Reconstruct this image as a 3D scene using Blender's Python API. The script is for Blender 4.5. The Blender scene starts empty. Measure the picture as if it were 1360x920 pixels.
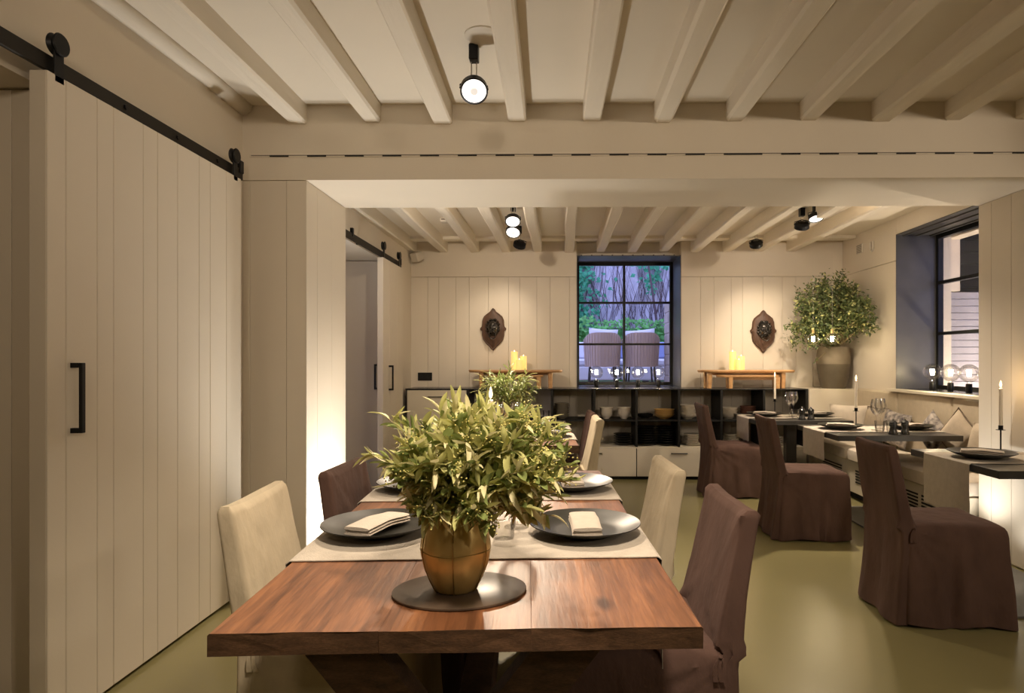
import bpy, bmesh, math, random
from mathutils import Vector, Matrix, noise
R = math.radians
random.seed(7)
scene = bpy.context.scene
col = scene.collection

# ------------------------------------------------------------------ camera
F = 850.0
cam_d = bpy.data.cameras.new('camera')
cam = bpy.data.objects.new('camera', cam_d); col.objects.link(cam)
cam_d.sensor_fit = 'HORIZONTAL'; cam_d.sensor_width = 36.0
cam_d.lens = F / 1360 * 36
cam_d.shift_x = -53 / 1360; cam_d.shift_y = 18 / 1360
cam_d.clip_start = 0.02
cam.location = (0, 0, 1.31)
cam.rotation_euler = (R(90), 0, R(0.81))
scene.camera = cam

# ------------------------------------------------------------------ world, exposure
w = bpy.data.worlds.new('dusk_sky'); scene.world = w; w.use_nodes = True
bg = w.node_tree.nodes['Background']
bg.inputs[0].default_value = (0.36, 0.40, 0.74, 1); bg.inputs[1].default_value = 2.5
vs = scene.view_settings
vs.view_transform = 'Standard'; vs.look = 'None'; vs.gamma = 1.0
vs.use_curve_mapping = False
vs.exposure = 0.80
scene.cycles.max_bounces = 8; scene.cycles.diffuse_bounces = 5
scene.cycles.glossy_bounces = 4; scene.cycles.transparent_max_bounces = 16
scene.cycles.caustics_reflective = False; scene.cycles.caustics_refractive = False
scene.cycles.sample_clamp_indirect = 4.0
scene.cycles.use_denoising = True

WARM = (1.0, 0.812, 0.61)
# lamp power (W) by place: spot fixtures are built further down from this table
POWER = dict(front=98, room=25, medallion=17, back=150, uplight=46, garden=120)

# ------------------------------------------------------------------ materials
MATS = {}
def node_mat(name):
    m = bpy.data.materials.new(name); m.use_nodes = True
    nt = m.node_tree
    b = nt.nodes['Principled BSDF']
    return m, nt, b
def mat(name, colr, rough=0.6, metal=0.0, var=0.0, scale=8.0, stretch=(1, 1, 1), bump=0.0, bscale=None,
        emit=None, estr=0.0, spec=None, coat=0.0, col2=None, sheen=0.0):
    m, nt, b = node_mat(name)
    b.inputs['Base Color'].default_value = (*colr, 1)
    b.inputs['Roughness'].default_value = rough
    b.inputs['Metallic'].default_value = metal
    if spec is not None: b.inputs['Specular IOR Level'].default_value = spec
    if coat: b.inputs['Coat Weight'].default_value = coat; b.inputs['Coat Roughness'].default_value = 0.15
    if sheen: b.inputs['Sheen Weight'].default_value = sheen
    if emit is not None:
        b.inputs['Emission Color'].default_value = (*emit, 1); b.inputs['Emission Strength'].default_value = estr
    tc = mp = None
    if var or bump or col2:
        tc = nt.nodes.new('ShaderNodeTexCoord'); mp = nt.nodes.new('ShaderNodeMapping')
        mp.inputs['Scale'].default_value = stretch
        nt.links.new(tc.outputs['Object'], mp.inputs['Vector'])
    if var or col2:
        n = nt.nodes.new('ShaderNodeTexNoise'); n.inputs['Scale'].default_value = scale; n.inputs['Detail'].default_value = 6
        nt.links.new(mp.outputs[0], n.inputs['Vector'])
        cr = nt.nodes.new('ShaderNodeValToRGB')
        c2 = col2 if col2 else tuple(min(1, c * (1 + var)) for c in colr)
        c1 = colr if col2 else tuple(c * (1 - var) for c in colr)
        cr.color_ramp.elements[0].position = 0.32; cr.color_ramp.elements[1].position = 0.68
        cr.color_ramp.elements[0].color = (*c1, 1); cr.color_ramp.elements[1].color = (*c2, 1)
        nt.links.new(n.outputs['Fac'], cr.inputs[0]); nt.links.new(cr.outputs[0], b.inputs['Base Color'])
    if bump:
        n2 = nt.nodes.new('ShaderNodeTexNoise'); n2.inputs['Scale'].default_value = bscale or scale * 4; n2.inputs['Detail'].default_value = 4
        nt.links.new(mp.outputs[0], n2.inputs['Vector'])
        bp = nt.nodes.new('ShaderNodeBump'); bp.inputs['Strength'].default_value = bump; bp.inputs['Distance'].default_value = 0.02 if name in ('purple_cloth', 'linen') else 0.01
        nt.links.new(n2.outputs['Fac'], bp.inputs['Height']); nt.links.new(bp.outputs[0], b.inputs['Normal'])
    MATS[name] = m
    return m
def glass_mat(name, tint=(1, 1, 1), rough=0.0, base=0.04, mult=0.75):
    m = bpy.data.materials.new(name); m.use_nodes = True; nt = m.node_tree; nt.nodes.clear()
    o = nt.nodes.new('ShaderNodeOutputMaterial'); mx = nt.nodes.new('ShaderNodeMixShader')
    t = nt.nodes.new('ShaderNodeBsdfTransparent'); g = nt.nodes.new('ShaderNodeBsdfGlossy')
    t.inputs[0].default_value = (*tint, 1); g.inputs['Roughness'].default_value = rough
    lw = nt.nodes.new('ShaderNodeLayerWeight'); lw.inputs[0].default_value = 0.35
    ma = nt.nodes.new('ShaderNodeMath'); ma.operation = 'MULTIPLY_ADD'; ma.inputs[1].default_value = mult; ma.inputs[2].default_value = base
    ma.use_clamp = True
    nt.links.new(lw.outputs['Fresnel'], ma.inputs[0]); nt.links.new(ma.outputs[0], mx.inputs[0])
    nt.links.new(t.outputs[0], mx.inputs[1]); nt.links.new(g.outputs[0], mx.inputs[2]); nt.links.new(mx.outputs[0], o.inputs[0])
    MATS[name] = m; return m
def wood_mat(name, dark, mid, light, axis_scale, rough=0.35, scale=3.0, knots=True, coat=0.3):
    m, nt, b = node_mat(name)
    tc = nt.nodes.new('ShaderNodeTexCoord'); mp = nt.nodes.new('ShaderNodeMapping'); mp.inputs['Scale'].default_value = axis_scale
    oi = nt.nodes.new('ShaderNodeObjectInfo'); ad = nt.nodes.new('ShaderNodeVectorMath'); ad.operation = 'ADD'
    sc = nt.nodes.new('ShaderNodeVectorMath'); sc.operation = 'SCALE'; sc.inputs['Scale'].default_value = 7.0
    cmb = nt.nodes.new('ShaderNodeCombineXYZ'); nt.links.new(oi.outputs['Random'], cmb.inputs[0]); nt.links.new(oi.outputs['Random'], cmb.inputs[1])
    nt.links.new(cmb.outputs[0], sc.inputs[0])
    nt.links.new(tc.outputs['Object'], ad.inputs[0]); nt.links.new(sc.outputs[0], ad.inputs[1]); nt.links.new(ad.outputs[0], mp.inputs['Vector'])
    big = nt.nodes.new('ShaderNodeTexNoise'); big.inputs['Scale'].default_value = scale; big.inputs['Detail'].default_value = 3; big.inputs['Distortion'].default_value = 0.6
    fine = nt.nodes.new('ShaderNodeTexNoise'); fine.inputs['Scale'].default_value = scale * 7; fine.inputs['Detail'].default_value = 8; fine.inputs['Distortion'].default_value = 0.35
    nt.links.new(mp.outputs[0], big.inputs['Vector']); nt.links.new(mp.outputs[0], fine.inputs['Vector'])
    mx = nt.nodes.new('ShaderNodeMix'); mx.data_type = 'FLOAT'; mx.inputs[0].default_value = 0.42
    nt.links.new(big.outputs['Fac'], mx.inputs[2]); nt.links.new(fine.outputs['Fac'], mx.inputs[3])
    cr = nt.nodes.new('ShaderNodeValToRGB'); e = cr.color_ramp.elements
    e[0].position = 0.33; e[0].color = (*dark, 1); e[1].position = 0.66; e[1].color = (*light, 1)
    k = cr.color_ramp.elements.new(0.5); k.color = (*mid, 1)
    nt.links.new(mx.outputs[0], cr.inputs[0])
    last = cr.outputs[0]
    if knots:
        vo = nt.nodes.new('ShaderNodeTexVoronoi'); vo.inputs['Scale'].default_value = 1.6
        mp2 = nt.nodes.new('ShaderNodeMapping'); mp2.inputs['Scale'].default_value = (3.2, 1.5, 3.0)
        nt.links.new(ad.outputs[0], mp2.inputs['Vector']); nt.links.new(mp2.outputs[0], vo.inputs['Vector'])
        kr = nt.nodes.new('ShaderNodeValToRGB'); kr.color_ramp.elements[0].position = 0.05; kr.color_ramp.elements[1].position = 0.13
        kr.color_ramp.elements[0].color = (0.3, 0.25, 0.22, 1); kr.color_ramp.elements[1].color = (1, 1, 1, 1)
        nt.links.new(vo.outputs['Distance'], kr.inputs[0])
        ml = nt.nodes.new('ShaderNodeMix'); ml.data_type = 'RGBA'; ml.blend_type = 'MULTIPLY'; ml.inputs[0].default_value = 1
        nt.links.new(last, ml.inputs[6]); nt.links.new(kr.outputs[0], ml.inputs[7]); last = ml.outputs[2]
    nt.links.new(last, b.inputs['Base Color'])
    b.inputs['Roughness'].default_value = rough
    if coat: b.inputs['Coat Weight'].default_value = coat; b.inputs['Coat Roughness'].default_value = 0.32
    bp = nt.nodes.new('ShaderNodeBump'); bp.inputs['Strength'].default_value = 0.12; bp.inputs['Distance'].default_value = 0.006
    nt.links.new(fine.outputs['Fac'], bp.inputs['Height']); nt.links.new(bp.outputs[0], b.inputs['Normal'])
    MATS[name] = m; return m

mat('wall', (0.70, 0.635, 0.535), 0.7, var=0.03, scale=1.5, bump=0.05, bscale=60)
mat('board', (0.69, 0.625, 0.525), 0.55, var=0.02, scale=2.0, bump=0.03, bscale=80)
mat('ceiling_paint', (0.74, 0.68, 0.58), 0.75, var=0.03, scale=1.2, bump=0.15, bscale=9)
mat('beam_paint', (0.76, 0.70, 0.60), 0.6, var=0.03, scale=2.0, stretch=(6, 1, 6), bump=0.35, bscale=5)
mat('floor', (0.24, 0.215, 0.10), 0.24, var=0.06, scale=0.7, bump=0.015, bscale=3, spec=0.5)
mat('black_metal', (0.012, 0.012, 0.013), 0.42, 0.6)
mat('rail_metal', (0.03, 0.027, 0.024), 0.5, 0.7)
mat('dark_steel', (0.085, 0.083, 0.08), 0.42, 0.25, var=0.15, scale=3, bump=0.02)
mat('black_shelf', (0.010, 0.0095, 0.009), 0.5, spec=0.3)
mat('steel_top', (0.06, 0.062, 0.068), 0.25, 0.8, var=0.2, scale=5)
mat('cabinet', (0.66, 0.60, 0.49), 0.45)
mat('purple_cloth', (0.104, 0.062, 0.050), 0.95, var=0.14, scale=7, stretch=(1.2, 1.2, .6), bump=0.3, bscale=16, spec=0.2)
mat('linen', (0.52, 0.445, 0.32), 0.9, var=0.06, scale=9, stretch=(1.2, 1.2, .6), bump=0.3, bscale=16)
mat('runner_cloth', (0.50, 0.45, 0.385), 0.92, var=0.06, scale=30, bump=0.25, bscale=220)
mat('napkin_cloth', (0.52, 0.46, 0.395), 0.9, var=0.05, scale=40, bump=0.25, bscale=200)
mat('plate_dark', (0.020, 0.019, 0.015), 0.36, var=0.2, scale=20, spec=0.35)
mat('table_black', (0.042, 0.04, 0.037), 0.30, var=0.2, scale=6)
mat('base_grey', (0.16, 0.155, 0.145), 0.45, 0.4, var=0.1, scale=10)
mat('brass', (0.70, 0.54, 0.22), 0.33, 0.62, var=0.12, scale=9, bump=0.06, bscale=25)
mat('brass_seam', (0.40, 0.28, 0.10), 0.4, 0.9)
mat('slate_mat', (0.085, 0.06, 0.042), 0.34, var=0.25, scale=5)
mat('wax', (0.85, 0.78, 0.66), 0.5)
mat('wick', (0.02, 0.02, 0.02), 0.9)
mat('flame', (1, 0.8, 0.5), 0.5, emit=(1.0, 0.66, 0.32), estr=2.6)
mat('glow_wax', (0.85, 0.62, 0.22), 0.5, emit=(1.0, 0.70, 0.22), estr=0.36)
mat('filament', (1, 0.9, 0.7), 0.5, emit=(1.0, 0.82, 0.52), estr=110)
mat('lens', (1, 1, 1), 0.4, emit=(1.0, 0.92, 0.85), estr=1.3)
mat('lens_inner', (0.6, 0.6, 0.6), 0.4, emit=(1.0, 0.9, 0.8), estr=0.35)
mat('uplight_lens', (1, 1, 1), 0.4, emit=(1.0, 0.84, 0.62), estr=8)
mat('leaf_a', (0.53, 0.53, 0.21), 0.5, var=0.2, scale=20)
mat('leaf_b', (0.25, 0.31, 0.10), 0.5, var=0.2, scale=20)
mat('leaf_c', (0.74, 0.69, 0.40), 0.55, var=0.2, scale=20)
mat('leaf_dark', (0.085, 0.12, 0.045), 0.5, var=0.3, scale=20)
mat('leaf_bush', (0.125, 0.16, 0.055), 0.5, var=0.3, scale=12)
mat('blossom', (0.52, 0.47, 0.15), 0.7, var=0.2, scale=30)
mat('stem', (0.30, 0.25, 0.13), 0.7)
mat('pot_upper', (0.20, 0.165, 0.115), 0.75, var=0.15, scale=6)
mat('pot_lower', (0.11, 0.09, 0.06), 0.55, var=0.15, scale=6)
mat('soil', (0.04, 0.03, 0.02), 0.95)
mat('shield_wood', (0.085, 0.042, 0.024), 0.55, var=0.35, scale=6, stretch=(4, 1, 1))
mat('iron', (0.085, 0.08, 0.075), 0.24, 0.85, var=0.3, scale=30)
mat('ceramic_white', (0.66, 0.60, 0.50), 0.35)
mat('ceramic_grey', (0.24, 0.21, 0.16), 0.45)
mat('ceramic_yellow', (0.55, 0.35, 0.12), 0.4)
mat('ceramic_red', (0.15, 0.07, 0.05), 0.5)
mat('ceramic_black', (0.02, 0.02, 0.02), 0.22, spec=0.8)
mat('upholstery', (0.50, 0.43, 0.32), 0.85, var=0.05, scale=20, bump=0.15, bscale=120)
mat('seat_cushion', (0.62, 0.55, 0.46), 0.9, var=0.05, scale=20, bump=0.15, bscale=120)
mat('pillow_beige', (0.46, 0.39, 0.30), 0.9, var=0.06, scale=20, bump=0.2, bscale=120)
mat('pillow_print', (0.05, 0.045, 0.06), 0.9, col2=(0.50, 0.45, 0.40), scale=22)
mat('piping', (0.16, 0.12, 0.085), 0.8)
mat('slot_dark', (0.01, 0.01, 0.01), 0.8)
mat('slot_strip', (0.20, 0.17, 0.14), 0.7)
mat('plastic_white', (0.62, 0.57, 0.49), 0.5)
mat('chrome', (0.7, 0.7, 0.7), 0.15, 1.0)
mat('wicker', (0.50, 0.39, 0.34), 0.8)
mat('outdoor_white', (0.62, 0.62, 0.66), 0.8)
mat('outdoor_blue', (0.22, 0.26, 0.45), 0.8)
mat('ivy_leaf', (0.05, 0.34, 0.18), 0.55, var=0.35, scale=9)
mat('hedge_leaf', (0.13, 0.40, 0.10), 0.55, var=0.4, scale=6)
mat('vine', (0.09, 0.06, 0.07), 0.9)
mat('garden_plaster', (0.66, 0.62, 0.70), 0.9, col2=(0.40, 0.37, 0.45), scale=5, stretch=(3, 3, 1), bump=0.6, bscale=12)
mat('garden_stone', (0.35, 0.30, 0.27), 0.9, var=0.2, scale=4)
mat('garden_brick', (0.34, 0.33, 0.38), 0.8, var=0.15, scale=6)
mat('mortar', (0.7, 0.66, 0.68), 0.9)
mat('outer_plaster', (0.74, 0.66, 0.55), 0.85, var=0.04, scale=4)
mat('dark_timber', (0.018, 0.012, 0.010), 0.6, var=0.4, scale=5)
def leafy(name, k=.28):
    nt = MATS[name].node_tree; b = nt.nodes['Principled BSDF']; o = nt.nodes['Material Output']
    t = nt.nodes.new('ShaderNodeBsdfTranslucent'); mx = nt.nodes.new('ShaderNodeMixShader'); mx.inputs[0].default_value = k
    l = b.inputs['Base Color'].links
    if l: nt.links.new(l[0].from_socket, t.inputs[0])
    nt.links.new(b.outputs[0], mx.inputs[1]); nt.links.new(t.outputs[0], mx.inputs[2]); nt.links.new(mx.outputs[0], o.inputs[0])
for n_ in ('leaf_a', 'leaf_b', 'leaf_c', 'leaf_bush', 'leaf_dark', 'ivy_leaf', 'hedge_leaf'): leafy(n_)
glass_mat('clear_glass', (0.995, 0.995, 0.99), 0.0, 0.07, 0.55)
glass_mat('bulb_glass', (1.0, 0.985, 0.95), 0.0, 0.03, 0.45)
glass_mat('pane_glass', (0.97, 0.98, 1.0), 0.0, 0.01, 0.3)
wood_mat('table_wood', (0.085, 0.032, 0.014), (0.20, 0.080, 0.034), (0.34, 0.145, 0.060), (7.0, 0.55, 7.0), 0.40, 2.0, True, .12)
wood_mat('end_grain', (0.045, 0.024, 0.013), (0.085, 0.045, 0.024), (0.14, 0.075, 0.04), (4, 4, 14), 0.5, 4, False, 0)
wood_mat('oak', (0.42, 0.22, 0.085), (0.52, 0.29, 0.12), (0.60, 0.36, 0.16), (1.2, 6, 6), 0.42, 3, False, 0.1)

# ------------------------------------------------------------------ helpers
class MB:
    def __init__(s): s.v = []; s.f = []; s.m = []
    def add(s, vs, fs, M=None, mi=0):
        n = len(s.v)
        s.v += [tuple(M @ Vector(p)) for p in vs] if M is not None else [tuple(p) for p in vs]
        s.f += [tuple(i + n for i in f) for f in fs]; s.m += [mi] * len(fs); return s
    def box(s, x0, x1, y0, y1, z0, z1, M=None, mi=0, bev=0.0):
        if bev <= 0:
            vs = [(x, y, z) for x in (x0, x1) for y in (y0, y1) for z in (z0, z1)]
            return s.add(vs, [(0, 1, 3, 2), (4, 6, 7, 5), (0, 4, 5, 1), (2, 3, 7, 6), (0, 2, 6, 4), (1, 5, 7, 3)], M, mi)
        bm = bmesh.new(); bmesh.ops.create_cube(bm, size=1)
        for v in bm.verts:
            v.co = Vector(((x0 + x1) / 2 + v.co.x * (x1 - x0), (y0 + y1) / 2 + v.co.y * (y1 - y0), (z0 + z1) / 2 + v.co.z * (z1 - z0)))
        bmesh.ops.bevel(bm, geom=bm.edges[:], offset=bev, segments=1, affect='EDGES', profile=0.5)
        bm.verts.index_update()
        vs = [v.co.copy() for v in bm.verts]; fs = [[v.index for v in f.verts] for f in bm.faces]; bm.free()
        return s.add(vs, fs, M, mi)
    def loft(s, rings, M=None, cap0=True, cap1=True, mi=0):
        n = len(rings[0]); vs = [p for r in rings for p in r]; fs = []
        for i in range(len(rings) - 1):
            for j in range(n):
                k = (j + 1) % n
                fs.append((i * n + j, i * n + k, (i + 1) * n + k, (i + 1) * n + j))
        if cap0: fs.append(tuple(range(n))[::-1])
        if cap1: fs.append(tuple(range((len(rings) - 1) * n, len(rings) * n)))
        return s.add(vs, fs, M, mi)
    def lathe(s, prof, seg=24, M=None, cap0=False, cap1=False, mi=0):
        rings = [[(r * math.cos(2 * math.pi * j / seg), r * math.sin(2 * math.pi * j / seg), z) for j in range(seg)] for r, z in prof]
        return s.loft(rings, M, cap0, cap1, mi)
    def tube(s, pts, r, seg=8, M=None, mi=0):
        pts = [Vector(p) for p in pts]; rings = []
        for i, p in enumerate(pts):
            d = (pts[min(i + 1, len(pts) - 1)] - pts[max(i - 1, 0)]).normalized()
            up = Vector((0, 0, 1)) if abs(d.z) < 0.95 else Vector((1, 0, 0))
            a = d.cross(up).normalized(); b = a.cross(d)
            rr = r[i] if isinstance(r, (list, tuple)) else r
            rings.append([tuple(p + a * rr * math.cos(2 * math.pi * j / seg) + b * rr * math.sin(2 * math.pi * j / seg)) for j in range(seg)])
        return s.loft(rings, M, True, True, mi)
    def prism(s, poly, z0, z1, M=None, mi=0):
        return s.loft([[(x, y, z0) for x, y in poly], [(x, y, z1) for x, y in poly]], M, True, True, mi)
    def mesh(s, name, mats, smooth=False):
        me = bpy.data.meshes.new(name); me.from_pydata(s.v, [], s.f)
        for m in (mats if isinstance(mats, (list, tuple)) else [mats]): me.materials.append(MATS[m])
        if any(s.m): me.polygons.foreach_set('material_index', s.m)
        bm = bmesh.new(); bm.from_mesh(me); bmesh.ops.recalc_face_normals(bm, faces=bm.faces); bm.to_mesh(me); bm.free()
        if smooth:
            me.polygons.foreach_set('use_smooth', [True] * len(me.polygons))
            if smooth != 'all': me.set_sharp_from_angle(angle=R(40))
        me.update(); return me
    def build(s, name, mats, parent=None, smooth=False, loc=None, rot=None):
        return link(name, s.mesh(name, mats, smooth), parent, loc, rot)
def link(name, me, parent=None, loc=None, rot=None):
    o = bpy.data.objects.new(name, me); col.objects.link(o)
    if parent: o.parent = parent
    if loc: o.location = loc
    if rot: o.rotation_euler = rot
    return o
def tag(o, label, cat, group=None):
    o['label'] = label; o['category'] = cat
    if group: o['group'] = group
    return o
def thing(name, label, cat, loc=(0, 0, 0), rz=0.0, group=None):
    o = bpy.data.objects.new(name, None); col.objects.link(o)
    o.empty_display_size = 0.1
    o.location = loc; o.rotation_euler = (0, 0, rz)
    return tag(o, label, cat, group)
def struct(o, label=None):
    o['kind'] = 'structure'
    if label: o['label'] = label
    return o
def copy_tree(o, parent=None):
    c = o.copy(); col.objects.link(c); c.parent = parent
    for ch in list(o.children): copy_tree(ch, c)
    return c
def rrect(hx, hy, r, n=4, cx=0.0, cy=0.0, sub=3):
    pts = []
    cs = [(hx - r, hy - r, 0), (-hx + r, hy - r, 90), (-hx + r, -hy + r, 180), (hx - r, -hy + r, 270)]
    for q, (x, y, a) in enumerate(cs):
        for i in range(n + 1):
            t = R(a + 90 * i / n); pts.append((cx + x + r * math.cos(t), cy + y + r * math.sin(t)))
        x2, y2, a2 = cs[(q + 1) % 4]
        p = pts[-1]; t = R(a2); e = (cx + x2 + r * math.cos(t), cy + y2 + r * math.sin(t))
        for i in range(1, sub + 1):
            k = i / (sub + 1); pts.append((p[0] + (e[0] - p[0]) * k, p[1] + (e[1] - p[1]) * k))
    return pts
def nz(p, s, seed=0.0): return noise.noise(Vector((p[0] * s + seed, p[1] * s - seed, p[2] * s + 2 * seed)))
def proj(u, v, Y):   # used for planning: a pixel and a depth to a place in the room
    return ((u - 745) / F * Y, Y, 1.31 - (v - 478) / F * Y)

# ================================================================== STRUCTURE
LX, RX = -1.88, 3.26          # wall faces, left / right
Y1, Y2, YB = 3.75, 4.44, 7.45  # opening front, opening back, back wall
JL, JR = -1.50, 2.87          # opening jambs
SOF = 2.37                    # opening soffit
CF, CB = 2.81, 2.69           # ceilings front / back
YF = -2.6                     # wall behind the camera

floor = struct(MB().box(-2.75, 3.9, YF - 0.2, 8.05, -0.1, 0.0).build('floor', 'floor'), 'polished greenish beige resin floor')

# ---- left wall of the front room (recess behind the sliding door)
wl = MB().box(-2.7, LX, YF, Y1 + 0.3, 2.30, CF + 0.05)
wl.box(-2.7, LX, 2.316, Y1 + 0.3, 0, 2.30).box(-2.7, LX, YF, 0.5, 0, 2.30).box(-2.75, -2.6, 0.5, 2.32, 0, 2.30)
wall_left = struct(wl.build('wall_left', 'wall'), 'cream wall above and behind the sliding door')
def planks_yz(parent, x, y0, y1, z0, z1, widths, thick, sgn=1):
    y = y0; i = 0
    while y < y1 - 0.02:
        wd = widths[i % len(widths)]; e = min(y + wd, y1); i += 1
        xs = sorted((x, x + sgn * thick))
        MB().box(xs[0], xs[1], y + 0.0009, e - 0.0009, z0, z1, bev=0.0016).build('plank', 'board', parent); y = e
def planks_xz(parent, y, x0, x1, z0, z1, widths, thick, sgn=-1):
    x = x0; i = 0
    while x < x1 - 0.02:
        wd = widths[i % len(widths)]; e = min(x + wd, x1); i += 1
        ys = sorted((y, y + sgn * thick))
        MB().box(x + 0.0009, e - 0.0009, ys[0], ys[1], z0, z1, bev=0.0016).build('plank', 'board', parent); x = e
planks_xz(wall_left, 2.316, -2.59, LX, 0.01, 2.292, (0.28, 0.31, 0.12), 0.015)

# ---- dividing wall with the wide opening
wd = MB().box(LX - 0.4, JL - 0.015, Y1 + 0.015, Y2, 0, SOF)
wd.box(JR + 0.015, RX + 0.7, Y1 + 0.015, Y2, 0, SOF)
wd.box(LX - 0.4, RX + 0.7, Y1, Y2, SOF, 2.95)
wall_div = struct(wd.build('wall_opening', 'wall'), 'cream wall with a wide rectangular opening between the rooms')
planks_xz(wall_div, Y1 + 0.015, LX, JL, 0.012, SOF - 0.004, (0.045, 0.217, 0.118), 0.015)
planks_xz(wall_div, Y1 + 0.015, JR, RX + 0.2, 0.012, SOF - 0.004, (0.118, 0.217, 0.2), 0.015)
planks_yz(wall_div, JL - 0.015, Y1, Y2, 0.012, SOF - 0.002, (0.17, 0.25, 0.27), 0.015)
planks_yz(wall_div, JR + 0.015, Y1, Y2, 0.012, SOF - 0.002, (0.13, 0.24, 0.19, 0.13), 0.015, -1)

# ---- other walls of the front room, out of view
struct(MB().box(3.9, 4.05, YF, Y1 + 0.1, 0, 2.95).build('wall_right', 'wall'), 'plain cream wall on the right of the front room')
struct(MB().box(-2.4, 4.05, YF - 0.15, YF, 0, 2.95).build('wall_front', 'wall'), 'plain cream wall behind the camera')

# ---- ceilings with beams
def beam_mesh(name, x, wdt, y0, y1, zb, zt, drift=0.0, seed=0.0, chamfer=0.012):
    b = MB(); n = 12; rings = []
    for i in range(n + 1):
        t = i / n; y = y0 + (y1 - y0) * t
        c = x + wdt / 2 + drift * (1 - t) + 0.010 * noise.noise(Vector((seed * 3.1, t * 3, 0)))
        h = wdt / 2 * (1 + 0.10 * noise.noise(Vector((seed, t * 4, 5))))
        z = zb + 0.010 * noise.noise(Vector((seed, t * 3.5, 9)))
        k = chamfer * (1 + 0.8 * noise.noise(Vector((seed, t * 5, 2))))
        rings.append([(c - h, y, zt), (c - h, y, z + k), (c - h + k, y, z), (c + h - k, y, z), (c + h, y, z + k), (c + h, y, zt)])
    b.loft(rings)
    return b.mesh(name, 'beam_paint')
ceil_f = struct(MB().box(-2.75, 4.05, YF - 0.1, Y1 + 0.02, CF, CF + 0.12).build('ceiling', 'ceiling_paint'), 'white plastered ceiling of the front room')
fb = [(-1.60, .02), (-1.158, .02), (-.742, .045), (-.308, .05), (.128, .025), (.543, .01), (.962, .0), (1.39, .0), (1.81, -.02), (2.23, 0), (2.64, 0), (3.06, 0), (3.48, 0)]
for i, (x, d) in enumerate(fb):
    link('beam', beam_mesh('beam', x, 0.106, YF, Y1 + 0.01, 2.70 + 0.008 * math.sin(i * 2.1), CF + 0.01, d * 2.2, i * 1.7), ceil_f)
# rounded plaster cove beam against the left wall
cv = MB(); rings = []
for i in range(15):
    t = i / 14; y = YF + (Y1 - YF) * t; k = 0.02 * noise.noise(Vector((t * 6, 3, 1)))
    rings.append([(LX - 0.02, y, CF + 0.01), (LX - 0.02, y, 2.752 + k), (LX + 0.022, y, 2.752 + k), (LX + 0.05 + k, y, 2.775), (LX + 0.065 + k, y, CF + 0.01)])
cv.loft(rings).build('cove_beam', 'beam_paint', ceil_f, 'all')
ceil_b = struct(MB().box(-2.75, 4.4, Y2 - 0.02, 8.05, CB, CB + 0.12).build('ceiling', 'ceiling_paint'), 'white plastered ceiling of the back room')
for i in range(13):
    x = 0.044 + 0.366 * (i - 4) - 0.366
    link('beam', beam_mesh('beam', x, 0.102, Y2 - 0.01, YB + (0.02 if not 4.5 < i < 9 else 0.02), 2.565, CB + 0.01, 0.01 * math.sin(i * 3.3), 30 + i * 1.3), ceil_b)
MB().box(LX, RX, YB - 0.34, YB - 0.20, 2.655, CB + 0.01, bev=0.008).build('cross_beam', 'beam_paint', ceil_b)

# ---- back room left wall
wlb = MB().box(-2.7, -1.75, Y2, YB + 0.2, 2.295, CB + 0.05)
wlb.box(-2.7, -1.75, 6.316, YB + 0.2, 0, 2.295).box(-2.75, -2.6, Y2, 6.32, 0, 2.295)
wall_lb = struct(wlb.build('wall_left_rear', 'wall'), 'cream left wall of the back room with a recess')
planks_xz(wall_lb, 6.316, -2.59, -1.75, 0.01, 2.287, (0.24, 0.186, 0.41), 0.02)

# ---- back wall with window niche
NX0, NX1, NZ0, NZ1, NYB = 0.184, 1.394, 1.0, 2.53, 8.0
wb = MB().box(-2.4, NX0, YB + 0.015, NYB + 0.1, 0, 2.95).box(NX1, RX + 0.75, YB + 0.015, NYB + 0.1, 0, 2.95)
wb.box(NX0, NX1, YB + 0.1, NYB + 0.1, NZ1, 2.95).box(NX0, NX1, YB + 0.015, NYB + 0.1, 0, NZ0 - 0.015)
wall_back = struct(wb.build('wall_back', 'wall'), 'cream boarded back wall with a recessed window')
bw = (0.235, 0.13, 0.20, 0.155, 0.225)
planks_xz(wall_back, YB + 0.015, -1.79, NX0, 0.012, 2.275, bw, 0.015)
planks_xz(wall_back, YB + 0.015, NX1, RX, 0.012, 2.275, bw[::-1], 0.015)
planks_xz(wall_back, YB + 0.015, NX0, NX1, 0.012, NZ0 - 0.02, bw, 0.015)
MB().box(-1.80, NX0, YB, YB + 0.015, 2.279, CB, bev=0.002).build('frieze_panel', 'wall', wall_back)
MB().box(NX1, RX, YB, YB + 0.015, 2.279, CB, bev=0.002).build('frieze_panel', 'wall', wall_back)

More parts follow.
